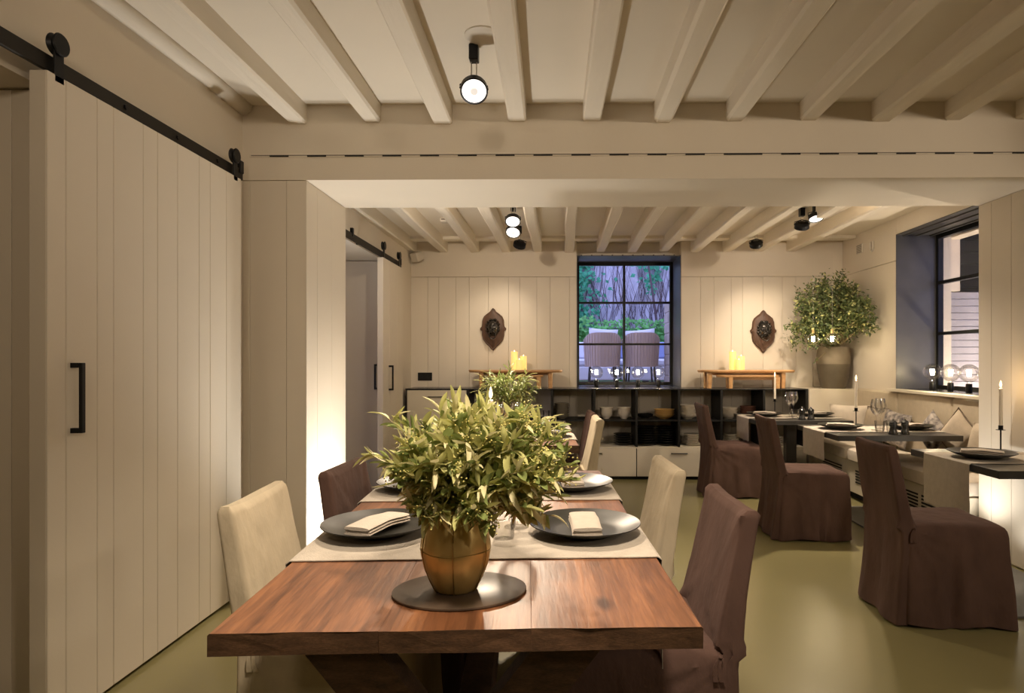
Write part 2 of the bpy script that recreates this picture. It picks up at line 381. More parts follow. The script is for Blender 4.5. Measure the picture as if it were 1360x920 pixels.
# steel window lining + frame (window 1)
def window_back():
    w = MB().box(NX0, NX0 + 0.008, YB - 0.004, NYB, NZ0, NZ1).box(NX1 - 0.008, NX1, YB - 0.004, NYB, NZ0, NZ1)
    w.box(NX0, NX1, YB + 0.02, NYB, NZ1 - 0.008, NZ1)
    win = struct(w.build('window_1', 'dark_steel'), 'black steel window with six panes looking onto the dusk garden')
    x0, x1 = NX0 + 0.008, NX1 - 0.008; z0, z1 = NZ0 + 0.004, NZ1 - 0.008; y = NYB - 0.05
    f = MB()
    for a, b, c, d in ((x0, x0 + .035, z0, z1), (x1 - .035, x1, z0, z1), (x0 + .035, x1 - .035, z0, z0 + .035), (x0 + .035, x1 - .035, z1 - .04, z1)):
        f.box(a, b, y, y + 0.05, c, d)
    f.build('window_frame', 'black_metal', win)
    xm = x0 + (829 - 766) / (893 - 766) * (x1 - x0); zs = [z0 + .035, 1.31 + 21.0 / F * y, 1.31 + 76.0 / F * y, z1 - .04]
    MB().box(xm - .014, xm + .014, y, y + .045, z0 + .035, z1 - .04).build('muntin', 'black_metal', win)
    for z in zs[1:3]:
        for a, b in ((x0 + .035, xm - .014), (xm + .014, x1 - .035)):
            MB().box(a, b, y + .002, y + .043, z - .013, z + .013).build('muntin', 'black_metal', win)
    for i in range(3):
        for a, b in ((x0 + .03, xm - .01), (xm + .01, x1 - .03)):
            MB().box(a, b, y + .020, y + .024, zs[i] + .008, zs[i + 1] - .008).build('pane', 'pane_glass', win)
    for k in range(10):   # bolts along the lintel plate
        MB().box(NX0 + .05 + k * .121, NX0 + .065 + k * .121, YB + .085, YB + .1, NZ1 + .004, NZ1 + .018).build('bolt', 'rail_metal', win)
    MB().box(NX0, NX1, YB - 0.005, NYB - 0.005, NZ0 - 0.012, NZ0 + 0.003).build('window_sill', 'steel_top', win)
    return win
window_back()

# ---- right wall of the back room with a steel window niche
WY0, WY1, WX1, WZ0, WZ1 = 4.75, 6.27, 3.69, 1.03, 2.53
wr = MB().box(RX + 0.015, WX1 + 0.1, WY1, YB + 0.2, 0, 2.95).box(RX + 0.015, WX1 + 0.1, Y2, WY0, 0, 2.95)
wr.box(RX + 0.015, WX1 + 0.1, WY0, WY1, 0, WZ0 - 0.01).box(RX + 0.015, WX1 + 0.1, WY0, WY1, WZ1, 2.95)
wall_rb = struct(wr.build('wall_right_rear', 'wall'), 'cream right wall of the back room around the steel window niche')
MB().box(RX, RX + .015, WY1, YB, 0.012, 2.275, bev=.002).build('panel', 'board', wall_rb)
MB().box(RX, RX + .015, WY1, YB, 2.279, CB, bev=.002).build('frieze_panel', 'wall', wall_rb)
MB().box(RX, RX + .015, WY0, WY1, WZ1, CB, bev=.002).build('frieze_panel', 'wall', wall_rb)
MB().box(RX, RX + .015, WY0, WY1, 0.01, WZ0 - .012, bev=.002).build('panel', 'board', wall_rb)
MB().box(RX, RX + .015, Y2, WY0, 0.01, CB, bev=.002).build('panel', 'board', wall_rb)
def window_right():
    t = .008
    w = MB().box(RX - .004, WX1, WY1 - t, WY1, WZ0, WZ1).box(RX - .004, WX1, WY0, WY0 + t, WZ0, WZ1)
    w.box(RX - .004, WX1, WY0, WY1, WZ1 - t, WZ1)
    win = struct(w.build('window_2', 'dark_steel'), 'deep black steel window niche above the banquette')
    for k in range(3):   # folded ribs of the metal niche ceiling
        MB().box(RX + .06 + k * .13, RX + .075 + k * .13, WY0 + t, WY1 - t, WZ1 - t - .012, WZ1 - t).build('rib', 'dark_steel', win)
    x = WX1 - .05; y0, y1 = WY0 + t, WY1 - t; z0, z1 = WZ0 + .004, WZ1 - t
    f = MB()
    for a, b, c, d in ((y0, y0 + .035, z0, z1), (y1 - .035, y1, z0, z1), (y0 + .035, y1 - .035, z0, z0 + .035), (y0 + .035, y1 - .035, z1 - .04, z1)):
        f.box(x, x + .05, a, b, c, d)
    f.build('window_frame', 'black_metal', win)
    zs = [z0 + .035, 1.565, 2.055, z1 - .04]; ym = (y0 + y1) / 2
    MB().box(x, x + .045, ym - .014, ym + .014, z0 + .035, z1 - .04).build('muntin', 'black_metal', win)
    for z in zs[1:3]:
        for a, b in ((y0 + .035, ym - .014), (ym + .014, y1 - .035)):
            MB().box(x + .002, x + .043, a, b, z - .015, z + .015).build('muntin', 'black_metal', win)
    for i in range(3):
        for a, b in ((y0 + .03, ym - .01), (ym + .01, y1 - .03)):
            MB().box(x + .02, x + .024, a, b, zs[i] + .008, zs[i + 1] - .008).build('pane', 'pane_glass', win)
    MB().box(RX - .10, WX1 - .01, WY0, WY1, WZ0 - .02, WZ0 + .002).build('window_sill', 'cabinet', win)
    MB().box(RX + .02, WX1 - .055, WY0 + .01, WY1 - .01, WZ0 + .002, WZ0 + .005).build('sill_plate', 'steel_top', win)
window_right()

# ================================================================== GARDEN (beyond the windows)
GZ = 0.93
struct(MB().box(-3.5, 6.5, 8.12, 13.5, GZ - .3, GZ).build('terrace_ground', 'garden_stone'), 'stone paved garden terrace outside the back window')
struct(MB().box(3.82, 7.0, 2.5, 8.1, 0.2, 0.35).build('yard_ground', 'garden_stone'), 'paved yard strip outside the right window')
gw = struct(MB().box(-3.5, 6.5, 12.3, 12.6, GZ - .2, 5.2).build('garden_wall', 'garden_plaster'), 'tall weathered garden wall with climbing vines')
rng = random.Random(3)
def leaf_fan(mb, p, size, nrm, rng, mi=0, narrow=0.36, bend=0.2):
    d = Vector((rng.uniform(-1, 1), rng.uniform(-1, 1), rng.uniform(-1, 1)))
    n = (nrm + d * 0.8).normalized(); a = n.orthogonal().normalized()
    a = Matrix.Rotation(rng.uniform(0, 6.28), 3, n) @ a; b = n.cross(a); L = size; wv = size * narrow
    p = Vector(p)
    mb.add([p, p + a * L * .45 + b * wv * .5 + n * L * bend * .3, p + a * L * .45 - b * wv * .5 + n * L * bend * .3, p + a * L - n * L * bend * .3], [(0, 2, 1), (1, 2, 3)], None, mi)
iv = MB()
for k in range(2300):
    q = rng.random()
    if q < .68: x = -.05 + abs(rng.gauss(0, .34)) * .95; z = rng.uniform(1.9, 3.9); x -= max(0, 2.9 - z) * .06
    elif q < .78: x = rng.gauss(1.72, .14); z = rng.uniform(2.55, 3.9) + abs(x - 1.72)
    else: x = rng.choice((rng.uniform(-2.5, -.1), rng.uniform(2.2, 5))); z = rng.uniform(1.2, 4)
    leaf_fan(iv, (x, 12.17 - rng.random() * .10, z), rng.uniform(.07, .13), Vector((0, -1, .4)), rng, 0, .7)
o = tag(iv.build('ivy', 'ivy_leaf'), 'green ivy leaves climbing the left and right of the garden wall', 'ivy'); o['kind'] = 'stuff'
vb = MB()
for k in range(240):
    x = rng.uniform(-1.2, 3.2); z = GZ + rng.uniform(0, 1.6); pts = []
    for i in range(8):
        pts.append((x, 12.285, z)); x += rng.uniform(-.09, .09); z += rng.uniform(.12, .3)
    vb.tube(pts, [.0055 - .0005 * i for i in range(8)], 4)
o = tag(vb.build('vine_stems', 'vine'), 'bare dark vine stems spreading over the garden wall', 'vines'); o['kind'] = 'stuff'
tr = thing('garden_tree', 'thin dark leaning tree trunk in front of the garden wall', 'tree', (1.62, 11.6, GZ))
MB().tube([(.22, 0, 0), (.17, 0, .6), (.08, 0, 1.3), (-.02, .02, 2.0), (-.16, .02, 3.0), (-.25, 0, 3.6)], [.03, .026, .022, .018, .012, .006], 8).build('trunk', 'vine', tr, True)
MB().tube([(.10, 0, 1.2), (.2, -.05, 1.6), (.28, -.05, 2.0)], [.010, .008, .004], 6).build('branch', 'vine', tr, True)
hd = MB()
for k in range(4200):
    x = rng.uniform(-2.2, 4.2); dz = rng.random() ** .6
    top = 2.03 + .10 * noise.noise(Vector((x * 1.7, 0, 3)))
    leaf_fan(hd, (x, 11.5 - rng.random() * .35, GZ + (top - GZ) * dz), rng.uniform(.06, .11), Vector((0, -1, .8)), rng, 0, .6)
hd.box(-2.2, 4.2, 11.45, 11.8, GZ, 1.88)
o = tag(hd.build('hedge', 'hedge_leaf'), 'leafy green hedge running below the garden wall', 'hedge'); o['kind'] = 'stuff'
def armchair(x, y, label, hx=.25):
    t = thing('wicker_armchair', label, 'armchair', (x, y, GZ), 0, 'wicker armchairs on the terrace')
    def shell(hy0, top, z0):
        mb = MB(); n = 17; inner = []; outer = []
        for i in range(n):
            a = R(-10 + 200 * i / (n - 1)); c, s_ = math.cos(a), -math.sin(a)
            zt = top - .10 * abs(c) ** 6
            outer.append(((hx * c * 1.0, hy0 * s_, z0), (hx * c * 1.10, hy0 * s_ * 1.14, zt)))
            inner.append(((hx * c * .90, hy0 * s_ * .88, z0), (hx * c * 1.0, hy0 * s_ * 1.02, zt)))
        vs = []; fs = []
        for i in range(n): vs += [outer[i][0], outer[i][1], inner[i][1], inner[i][0]]
        for i in range(n - 1):
            for k in range(4):
                fs.append((i * 4 + k, i * 4 + (k + 1) % 4, (i + 1) * 4 + (k + 1) % 4, (i + 1) * 4 + k))
        fs += [(0, 1, 2, 3), tuple((n - 1) * 4 + k for k in (3, 2, 1, 0))]
        return mb.add(vs, fs)
    shell(.26, .78, .28).build('shell', 'wicker', t, True)
    for i in range(19):   # vertical cords of the woven back
        a = R(5 + 170 * i / 18); c, s_ = math.cos(a), -math.sin(a)
        MB().tube([(hx * c * 1.02, .26 * s_ * 1.02, .28), (hx * c * 1.12, .26 * s_ * 1.16,   .775 - .10 * abs(c) ** 6)], .006, 5).build('cord', 'wicker', t)
    MB().loft([[(px, py, .36) for px, py in rrect(hx * .68, .16, .05, 4, 0, .02)], [(px, py, .46) for px, py in rrect(hx * .68, .16, .05, 4, 0, .02)]]).build('seat', 'outdoor_white', t)
    for sx in (-1, 1):
        for sy in (-1, 1): MB().tube([(sx * hx * .8, sy * .18, 0), (sx * hx * .7, sy * .16, .36)], .014, 6).build('leg', 'rail_metal', t)
    return t
armchair(0.615, 9.55, 'left of the two wicker armchairs seen through the back window')
armchair(1.185, 9.55, 'right of the two wicker armchairs seen through the back window')
def pillow_mesh(name, hw, hh, th, matname, pinch=.12, n=10):
    mb = MB(); rows = []
    for side in (1, -1):
        base = len(mb.v); vs = []; fs = []
        for i in range(n + 1):
            for j in range(n + 1):
                a = -1 + 2 * i / n; b = -1 + 2 * j / n
                px = a * hw * (1 - pinch * (1 - a * a) * 0 - pinch * (1 - b * b) * 0 - pinch * (1 - abs(b) ** 2) * abs(a) ** 3 * .6)
                pz = b * hh * (1 - pinch * (1 - abs(a) ** 2) * abs(b) ** 3 * .6)
                d = th * ((1 - a ** 4) * (1 - b ** 4)) ** .55
                vs.append((px, side * d, pz))
        for i in range(n):
            for j in range(n):
                k = i * (n + 1) + j; fs.append((k, k + 1, k + n + 2, k + n + 1))
        mb.add(vs, fs)
    return mb.mesh(name, matname, 'all')
def cushion(label, loc, rot, hw, hh, th, matname, group, piping=None):
    o = link('cushion', pillow_mesh('cushion', hw, hh, th, matname), None, loc, rot); tag(o, label, 'cushion', group)
    if piping:
        pts = []; 
        for a, b in ((-1, -1), (-.5, -.97), (0, -.95), (.5, -.97), (1, -1), (.97, -.5), (.95, 0), (.97, .5), (1, 1), (.5, .97), (0, .95), (-.5, .97), (-1, 1), (-.97, .5), (-.95, 0), (-.97, -.5), (-1, -1)):
            pts.append((a * hw, 0, b * hh))
        MB().tube(pts, .006, 6).build('piping', piping, o, 'all')
    return o
cushion('pale cushion poking up from the left wicker armchair', (.62, 9.50, GZ + .655), (R(-12), R(4), 0), .22, .20, .07, 'outdoor_white', 'terrace cushions')
cushion('pale cushion poking up from the right wicker armchair', (1.18, 9.50, GZ + .65), (R(-12), R(-5), 0), .23, .19, .07, 'outdoor_white', 'terrace cushions')
def lounge(x, y, label, m1, m2, hx=.35):
    t = thing('outdoor_sofa', label, 'sofa', (x, y, GZ))
    MB().box(-hx, hx, -.35, .35, .06, .28, bev=.02).build('base', m2, t)
    MB().box(-hx, hx, -.35, .30, .285, .40, bev=.03).build('seat_cushion', 'outdoor_white', t)
    MB().box(-hx, hx, .24, .38, .405, .68, bev=.03).build('backrest', m1, t)
    for a in (-.25, .25): MB().box(a - .02, a + .02, -.25, .25, 0, .065).build('foot', 'rail_metal', t)
lounge(.25, 10.4, 'pale outdoor sofa behind the left wicker armchair', 'outdoor_white', 'outdoor_white', .66)
lounge(1.62, 10.4, 'blue grey outdoor sofa behind the right wicker armchair', 'outdoor_blue', 'outdoor_white', .66)
pl = struct(MB().box(1.52, 1.72, 9.0, 9.4, GZ, 2.14).build('garden_pillar', 'garden_stone'), 'weathered stone pillar at the right side of the back window')
for k in range(8):
    MB().box(1.512, 1.728, 8.992, 9.408, GZ + .01 + k * .15, GZ + .145 + k * .15, bev=.008).build('stone', 'garden_stone', pl)
# outside the right window: low brick wall, plastered pier, dark timber
struct(MB().box(3.80, 3.93, 6.36, 6.95, 1.99, 3.2).box(3.795, 3.93, 4.4, 6.36, 2.50, 3.2).build('yard_pier', 'outer_plaster'), 'pale plaster outer reveal of the right window')
bwall = struct(MB().box(3.80, 6.3, 6.42, 6.6, 0.2, 1.985).build('yard_wall', 'mortar'), 'low grey boarded wall outside the right window')
sl_me = MB().box(0, 2.49, -.02, .005, .0025, .0655, bev=.003).mesh('slat', 'garden_brick')
for r in range(23): link('slat', sl_me, bwall, (3.805, 6.42, .42 + r * .068))
struct(MB().box(3.80, 6.6, 2.5, 8.6, 3.3, 3.4).build('sky_block_canopy', 'dark_timber'), 'added dark canopy blocking sky light over the yard')  # added slab, keeps blue sky light out of the window niche
tw = struct(MB().box(4.2, 7.0, 8.6, 8.75, 0.35, 4.2).build('yard_screen', 'dark_timber'), 'dark timber boarding above the block wall')
for k in range(14):
    MB().box(4.2, 7.0, 8.565, 8.6, 1.95 + k * .16, 2.09 + k * .16, bev=.006).build('slat', 'dark_timber', tw)
struct(MB().box(6.6, 6.8, 2.5, 8.6, 0.2, 6.0).build('sky_block_wall', 'garden_brick'), 'added unseen wall blocking sky light beside the yard')  # unseen, added to cut the sky light reaching the right window
def point_lamp(name, parent, loc, power, colr, rad):
    l = bpy.data.lights.new(name, 'POINT'); l.energy = power; l.color = colr; l.shadow_soft_size = rad
    return link(name, l, parent, loc)
gl = thing('garden_lamp', 'small ground uplight in the yard outside the right window', 'lamp', (4.60, 5.60, .35))
MB().lathe([(.06, 0), (.06, .08), (.05, .09), (.05, .07), (0, .07)], 16).build('housing', 'black_metal', gl, True)
MB().lathe([(.045, .075), (0, .08)], 16).build('lens', 'uplight_lens', gl)
point_lamp('lamp_light', gl, (0, 0, .16), POWER['garden'], (1, .82, .6), .02)

# ================================================================== SLIDING DOORS
def pull_handle(parent, x, y, z0, z1, sgn=1, off=.045):
    h = MB().box(x + sgn * (off - .014), x + sgn * off, y - .009, y + .009, z0, z1, bev=.002) if sgn > 0 else MB().box(x - off, x - off + .014, y - .009, y + .009, z0, z1, bev=.002)
    for z in (z0, z1 - .018):
        h.box(min(x - .002, x + sgn * (off - .014)), max(x - .002, x + sgn * (off - .014)), y - .009, y + .009, z, z + .018)
    return h.build('handle', 'black_metal', parent)
def hanger(parent, x, y, zr, drop=.02):
    h = MB()
    h.box(x + .004, x + .012, y - .022, y + .022, zr - .055, zr + .10, bev=.002)
    g = h.build('hanger', 'black_metal', parent)
    M = Matrix.Translation((x + .006, y, zr + .082)) @ Matrix.Rotation(R(90), 4, 'Y')
    MB().lathe([(0, -.016), (.036, -.016), (.040, -.012), (.032, 0), (.040, .012), (.036, .016), (0, .016)], 20, M).build('wheel', 'black_metal', g, True)
    return g
ys = [2.19, 2.275, 2.43, 2.52, 2.70, 2.797, 2.944, 3.12, 3.22, 3.377, 3.535]
door = struct(MB().box(-1.842, -1.782, 2.19, 3.535, .018, 2.315, bev=.002).build('door_1', 'board'), 'large cream boarded sliding door on a black overhead rail')
for a, b in zip(ys[:-1], ys[1:]):
    MB().box(-1.786, -1.778, a + .001, b - .001, .018, 2.315, bev=.0022).build('plank', 'board', door)
pull_handle(door, -1.779, 2.303, 1.045, 1.30)
for y in (2.245, 3.475): hanger(door, -1.790, y, 2.345)
rail = tag(MB().box(-1.815, -1.800, -1.0, 3.60, 2.325, 2.385, bev=.003).build('door_rail', 'rail_metal'), 'long black steel rail above the large sliding door', 'rail')
for y in (0.6, 1.4, 2.62, 2.98, 3.33):
    MB().lathe([(.011, -.003), (.011, .006), (0, .006)], 6, Matrix.Translation((-1.800, y, 2.355)) @ Matrix.Rotation(R(90), 4, 'Y')).build('bolt', 'black_metal', rail)
    MB().box(-1.885, -1.814, y - .012, y + .012, 2.343, 2.367).build('spacer', 'rail_metal', rail)
MB().box(-1.822, -1.792, 3.555, 3.595, 2.36, 2.43, bev=.003).build('end_stop', 'black_metal', rail)
# far door
door2 = struct(MB().box(-1.700, -1.649, 5.90, 6.64, .018, 2.262, bev=.002).build('door_2', 'board'), 'smaller cream sliding door at the far left of the back room')
for a, b in ((5.90, 6.12), (6.12, 6.42), (6.42, 6.64)):
    MB().box(-1.653, -1.645, a + .001, b - .001, .018, 2.262, bev=.0016).build('plank', 'board', door2)
pull_handle(door2, -1.646, 6.10, 1.02, 1.26)
for y in (5.95, 6.52): hanger(door2, -1.660, y, 2.295)
rail2 = tag(MB().box(-1.685, -1.670, Y2 + .02, 6.68, 2.268, 2.328, bev=.003).build('door_rail', 'rail_metal'), 'black steel rail over the recess in the back room', 'rail')
for y in (4.7, 5.45, 6.2): MB().box(-1.755, -1.684, y - .012, y + .012, 2.298, 2.322).build('spacer', 'rail_metal', rail2)
MB().box(-1.690, -1.664, 5.10, 5.13, 2.30, 2.37, bev=.003).build('end_stop', 'black_metal', rail2)
MB().box(-1.690, -1.664, 6.63, 6.67, 2.30, 2.37, bev=.003).build('end_stop', 'black_metal', rail2)
for x in (-1.825, -2.165):   # bar handles on the panels facing the room
    hb = MB().box(x - .009, x + .009, 6.251, 6.265, 1.02, 1.27, bev=.002)
    for z in (1.02, 1.252): hb.box(x - .009, x + .009, 6.264, 6.298, z, z + .018)
    hb.build('handle', 'black_metal', wall_lb)

# ================================================================== LAMPS
def spotlight(label, loc, aim, power, angle=70, blend=.8, ceil=CF, bright='lens', size=.066, rad=.05, group='black ceiling spotlights', rail_box=True):
    p = Vector(loc); d = (Vector(aim) - p).normalized()
    t = thing('spotlight', label, 'spotlight', loc, 0, group)
    rot = d.to_track_quat('-Z', 'Y').to_matrix().to_4x4()
    top = ceil - loc[2]
    s = size / .066
    MB().box(-.022, .022, -.028, .028, top - .075, top, bev=.004).build('ceiling_mount', 'black_metal', t)
    for sx in (-.012, .012): MB().tube([(sx, 0, .045 * s), (sx, 0, top - .07)], .0035, 6).build('stem', 'chrome', t)
    MB().tube([rot @ Vector((-.066 * s, 0, .01)), rot @ Vector((-.066 * s, 0, .04)), Vector((0, 0, .055 * s)), rot @ Vector((.066 * s, 0, .04)), rot @ Vector((.066 * s, 0, .01))], .004, 6).build('yoke', 'black_metal', t)
    h = MB().lathe([(0, .030), (.045, .030), (.064, .018), (.066, -.018), (.061, -.020), (.058, -.012), (0, -.012)], 28, rot @ Matrix.Scale(s, 4)).build('housing', 'black_metal', t, True)
    MB().lathe([(.057, -.013), (.057, -.015), (.02, -.015)], 28, rot @ Matrix.Scale(s, 4)).build('lens', bright, h)
    MB().lathe([(.020, -.015), (.017, -.022), (0, -.022)], 16, rot @ Matrix.Scale(s, 4)).build('reflector', 'lens_inner', h, True)
    for a in (-.03, .03): MB().box(a - .004, a + .004, -.004, .004, .028, .044, rot @ Matrix.Scale(s, 4)).build('clip', 'black_metal', h)
    l = bpy.data.lights.new('spot_light', 'SPOT'); l.energy = power; l.color = WARM
    l.spot_size = R(angle); l.spot_blend = blend; l.shadow_soft_size = rad
    lo = link('spot_light', l, t); lo.location = d * .032 * s; lo.rotation_mode = 'QUATERNION'; lo.rotation_quaternion = d.to_track_quat('-Z', 'Y')
    return t
spotlight('large lit black spotlight hanging near the front of the ceiling', (-.415, 3.05, 2.60), (-.15, 1.55, .8), POWER['front'], 74, .9)
RG = 'added fill spotlights behind the viewpoint'  # invented fill lamps in fixture bodies, added to brighten the front room
for i, (x, y, ax, ay, az) in enumerate([(-.5, -.6, -.9, 3.75, 2.1), (3.05, .6, 1.6, 3.6, 1.6), (3.3, -1.4, .6, 3.0, 1.8), (.15, .75, -.2, 1.7, .85), (2.95, 1.9, -1.8, 2.8, .9)]):
    spotlight('added fill spotlight out of view, %s' % ['over the left front corner', 'over the middle of the room', 'over the right rear corner', 'just above the viewpoint', 'over the right side aiming at the sliding door'][i],
              (x, y, 2.60), (ax, ay, az), POWER['room'] * (1.5, 2.4, 2.3, 4.8, .2)[i], (90, 120, 120, 70, 120)[i], 1.0, rad=.12, group=RG)
t = spotlight('lit upper spotlight of the pair left of the back window', (-.41, 5.45, 2.50), (-.35, 4.3, .8), POWER['back'], 85, .9, CB)
spotlight('lit lower spotlight of the pair left of the back window', (-.42, 5.62, 2.44), (-.6, 4.0, .2), POWER['back'] * .5, 85, .9, CB)
spotlight('black spotlight aimed at the left lion shield', (-.427, 6.60, 2.50), (-.77, 7.45, 1.52), POWER['medallion'], 66, 1.0, CB, rad=.015)
spotlight('black spotlight aimed at the right lion shield', (2.003, 6.60, 2.50), (2.30, 7.45, 1.50), POWER['medallion'], 66, 1.0, CB, rad=.015)
spotlight('middle of the three black spotlights right of the back window', (2.19, 5.85, 2.53), (2.5, 7.2, .7), POWER['back'] * .35, 90, .9, CB, rad=.03)
spotlight('rightmost lit spotlight hanging near the opening header', (2.25, 5.68, 2.57), (2.3, 5.0, .7), POWER['back'], 95, .9, CB)
spotlight('added fill spotlight hidden above the header near the recess', (-1.05, 4.72, 2.55), (.2, 7.4, 1.7), POWER['back'] * .36, 130, .9, CB)  # added fill lamp behind the header, lifts the upper back wall
spotlight('added fill spotlight hidden above the header near the right window', (2.6, 4.72, 2.55), (1.9, 7.4, 1.8), POWER['back'] * .25, 130, .9, CB)  # second added fill lamp, brightens the right wall and bush
def uplight(label, x, y, ax, ay, k=1.0, size=100):
    t = thing('floor_uplight', label, 'floor light', (x, y, 0))
    MB().lathe([(.045, .001), (.045, .006), (.036, .006), (.034, .002), (0, .002)], 24).build('trim_ring', 'dark_steel', t, True)
    MB().lathe([(.033, .003), (0, .004)], 24).build('lens', 'uplight_lens', t)
    l = bpy.data.lights.new('spot_light', 'SPOT'); l.energy = POWER['uplight'] * k; l.color = (1, .95, .87); l.spot_size = R(size); l.spot_blend = 1; l.shadow_soft_size = .04
    lo = link('spot_light', l, t, (0, 0, .03)); d = Vector((ax, ay, 1)).normalized()
    lo.rotation_mode = 'QUATERNION'; lo.rotation_quaternion = d.to_track_quat('-Z', 'Y')
for y in (3.90, 4.12):
    uplight('recessed floor uplight beside the left side of the opening, %s' % ('nearer one' if y < 4 else 'farther one'), JL + (.30 if y > 4 else .22), y, -.05, 0, 1.0, 118)
uplight('recessed floor uplight under the nearest black table', JR - .22, 3.92, .1, 0, .10, 140)
uplight('recessed floor uplight beside the right side of the opening', JR - .24, 4.30, .0, .0, .50, 108)

# linear air diffuser in the header
df = thing('air_diffuser', 'long narrow slotted air diffuser across the header', 'air vent', (0, Y1, 2.515))
MB().box(-1.835, 3.8, -.004, .01, -.012, .012, bev=.002).build('frame', 'wall', df)
MB().box(-1.825, 3.79, -.0055, 0, -.0035, .0015).build('slot_strip', 'slot_strip', df)
k = 0; x = -1.825 + .11
while x < 3.7:
    MB().box(x, x + .112 * (2 if k == 12 else 1), -.007, 0, -.0095, -.0005).build('slot', 'slot_dark', df)
    x += .222 * (1.5 if k == 12 else 1); k += 1
tag(MB().lathe([(.085, 0), (.085, -.006), (.075, -.010), (0, -.010)], 28).build('ceiling_cover', 'plastic_white', None, True, (-.36, 2.95, CF)), 'round pale blanking cover on the ceiling beside the front spotlight', 'ceiling cover')

# ================================================================== SIDEBOARD
DV = [2.677 - .4625 * k for k in range(9)]          # divider positions, right to left
YS = 7.0
sb = thing('sideboard', 'long low sideboard with open black shelves and cream drawers', 'sideboard', (0, YS, 0))
D = YB - YS - .002
MB().box(-1.70, 2.69, .05, D, 0, .035).build('plinth', 'slot_dark', sb)
MB().box(-1.71, 2.69, 0, D, .985, .997, bev=.002).build('top', 'steel_top', sb)
for x in DV:
    MB().box(x - .012, x + .012, .004, D, .36, .984).build('divider', 'black_shelf', sb)
MB().box(-1.70, -1.688, .004, D, .036, .984).build('side_panel', 'black_shelf', sb)
MB().box(DV[-1], DV[0], .01, D, .64, .655).build('shelf', 'black_shelf', sb)
MB().box(DV[-1], DV[0], .006, D, .345, .36).build('shelf', 'cabinet', sb)
MB().box(-1.69, DV[0], .03, D, .036, .344).build('carcass', 'black_shelf', sb)
for a, b in ((DV[8], DV[6]), (DV[6], DV[4]), (DV[4], DV[2]), (DV[2], DV[0])):
    d = MB().box(a + .005, b - .005, 0, .02, .04, .343, bev=.002).build('drawer', 'cabinet', sb)
    c = (a + b) / 2 - .0
    MB().box(c - .09, c + .09, -.018, -.010, .288, .296).box(c - .085, c - .075, -.018, .001, .288, .296).box(c + .075, c + .085, -.018, .001, .288, .296).build('handle', 'black_metal', d)
MB().box(-1.69, DV[8], .03, D, .344, .984).build('carcass', 'black_shelf', sb)
for z0, z1 in ((.04, .50), (.506, .978)):
    d = MB().box(-1.688, DV[8] - .014, 0, .02, z0, z1, bev=.002).build('drawer', 'cabinet', sb)
    c = -1.37; zh = z1 - .075
    MB().box(c - .09, c + .09, -.018, -.010, zh, zh + .008).box(c - .085, c - .075, -.018, .001, zh, zh + .008).box(c + .075, c + .085, -.018, .001, zh, zh + .008).build('handle', 'black_metal', d)

# crockery: every bowl and plate is a thing
def bowl_me(r, h, m, foot=.45, name='bowl'):
    return MB().lathe([(0, .004), (r * foot, 0), (r * foot, .006), (r * .82, h * .45), (r, h), (r * .97, h), (r * .78, h * .48), (r * .3, .014), (0, .012)], 24).mesh(name, m, True)
def plate_me(r, h, m, name='plate'):
    return MB().lathe([(0, .003), (r * .55, 0), (r * .6, .004), (r, h), (r * .985, h + .002), (r * .6, .010), (0, .008)], 24).mesh(name, m, True)
ORD = ['bottom', 'second', 'third', 'fourth', 'fifth', 'sixth', 'seventh', 'eighth', 'ninth', 'top']
def stack(me, name, cat, x, y, z, dz, n, what, where, group):
    for k in range(n):
        nth = 'top' if k == n - 1 else ORD[k]
        o = link(name, me, None, (x, y, z + k * dz))
        o.rotation_euler[2] = k * .7
        tag(o, '%s, %s in the stack %s' % (what, nth if nth in ('top', 'bottom') else nth + ' up', where), cat, group)
ZU, ZL = .656, .361
big = bowl_me(.075, .07, 'ceramic_white'); wide = bowl_me(.105, .06, 'ceramic_white'); gry = bowl_me(.085, .045, 'ceramic_grey')
yel = bowl_me(.115, .055, 'ceramic_yellow'); red = bowl_me(.09, .055, 'ceramic_red'); blk = plate_me(.108, .022, 'ceramic_black'); wht = plate_me(.10, .018, 'ceramic_white')
blkb = bowl_me(.10, .05, 'ceramic_black')
xc = lambda k: (DV[k] + DV[k + 1]) / 2
yy = YS + .17
stack(gry, 'bowl', 'bowl', xc(5) - .125, yy, ZU, .026, 6, 'grey stoneware bowl', 'left of the back window', 'grey bowls')
stack(big, 'bowl', 'bowl', xc(4) - .09, yy, ZU, .028, 3, 'deep white bowl', 'left one below the bulbs', 'deep white bowls')
stack(big, 'bowl', 'bowl', xc(4) + .11, yy, ZU, .028, 3, 'deep white bowl', 'right one below the bulbs', 'deep white bowls')
stack(yel, 'bowl', 'bowl', xc(3) + .095, yy, ZU, .026, 3, 'wide yellow bowl', 'right of the white bowls', 'yellow bowls')
stack(blkb, 'bowl', 'bowl', xc(3) - .112, yy + .06, ZU, .02, 1, 'low black bowl', 'beside the yellow bowls, alone', 'black bowls')
stack(wide, 'bowl', 'bowl', xc(2) - .105, yy, ZU, .032, 4, 'wide white bowl', 'right of the yellow bowls', 'wide white bowls')
stack(red, 'bowl', 'bowl', xc(1) + .115, yy + .05, ZU, .028, 4, 'dark red bowl', 'behind the far right table', 'dark red bowls')
stack(wide, 'bowl', 'bowl', xc(1) - .105, yy + .05, ZU, .032, 3, 'pale wide bowl', 'beside the dark red bowls', 'pale bowls')
stack(blk, 'plate', 'plate', xc(4) + .10, yy + .02, ZL, .026, 5, 'black plate', 'low below the white bowls', 'stacked black plates')
stack(blk, 'plate', 'plate', xc(3) - .109, yy, ZL, .0265, 8, 'black plate', 'low left below yellow bowls', 'stacked black plates')
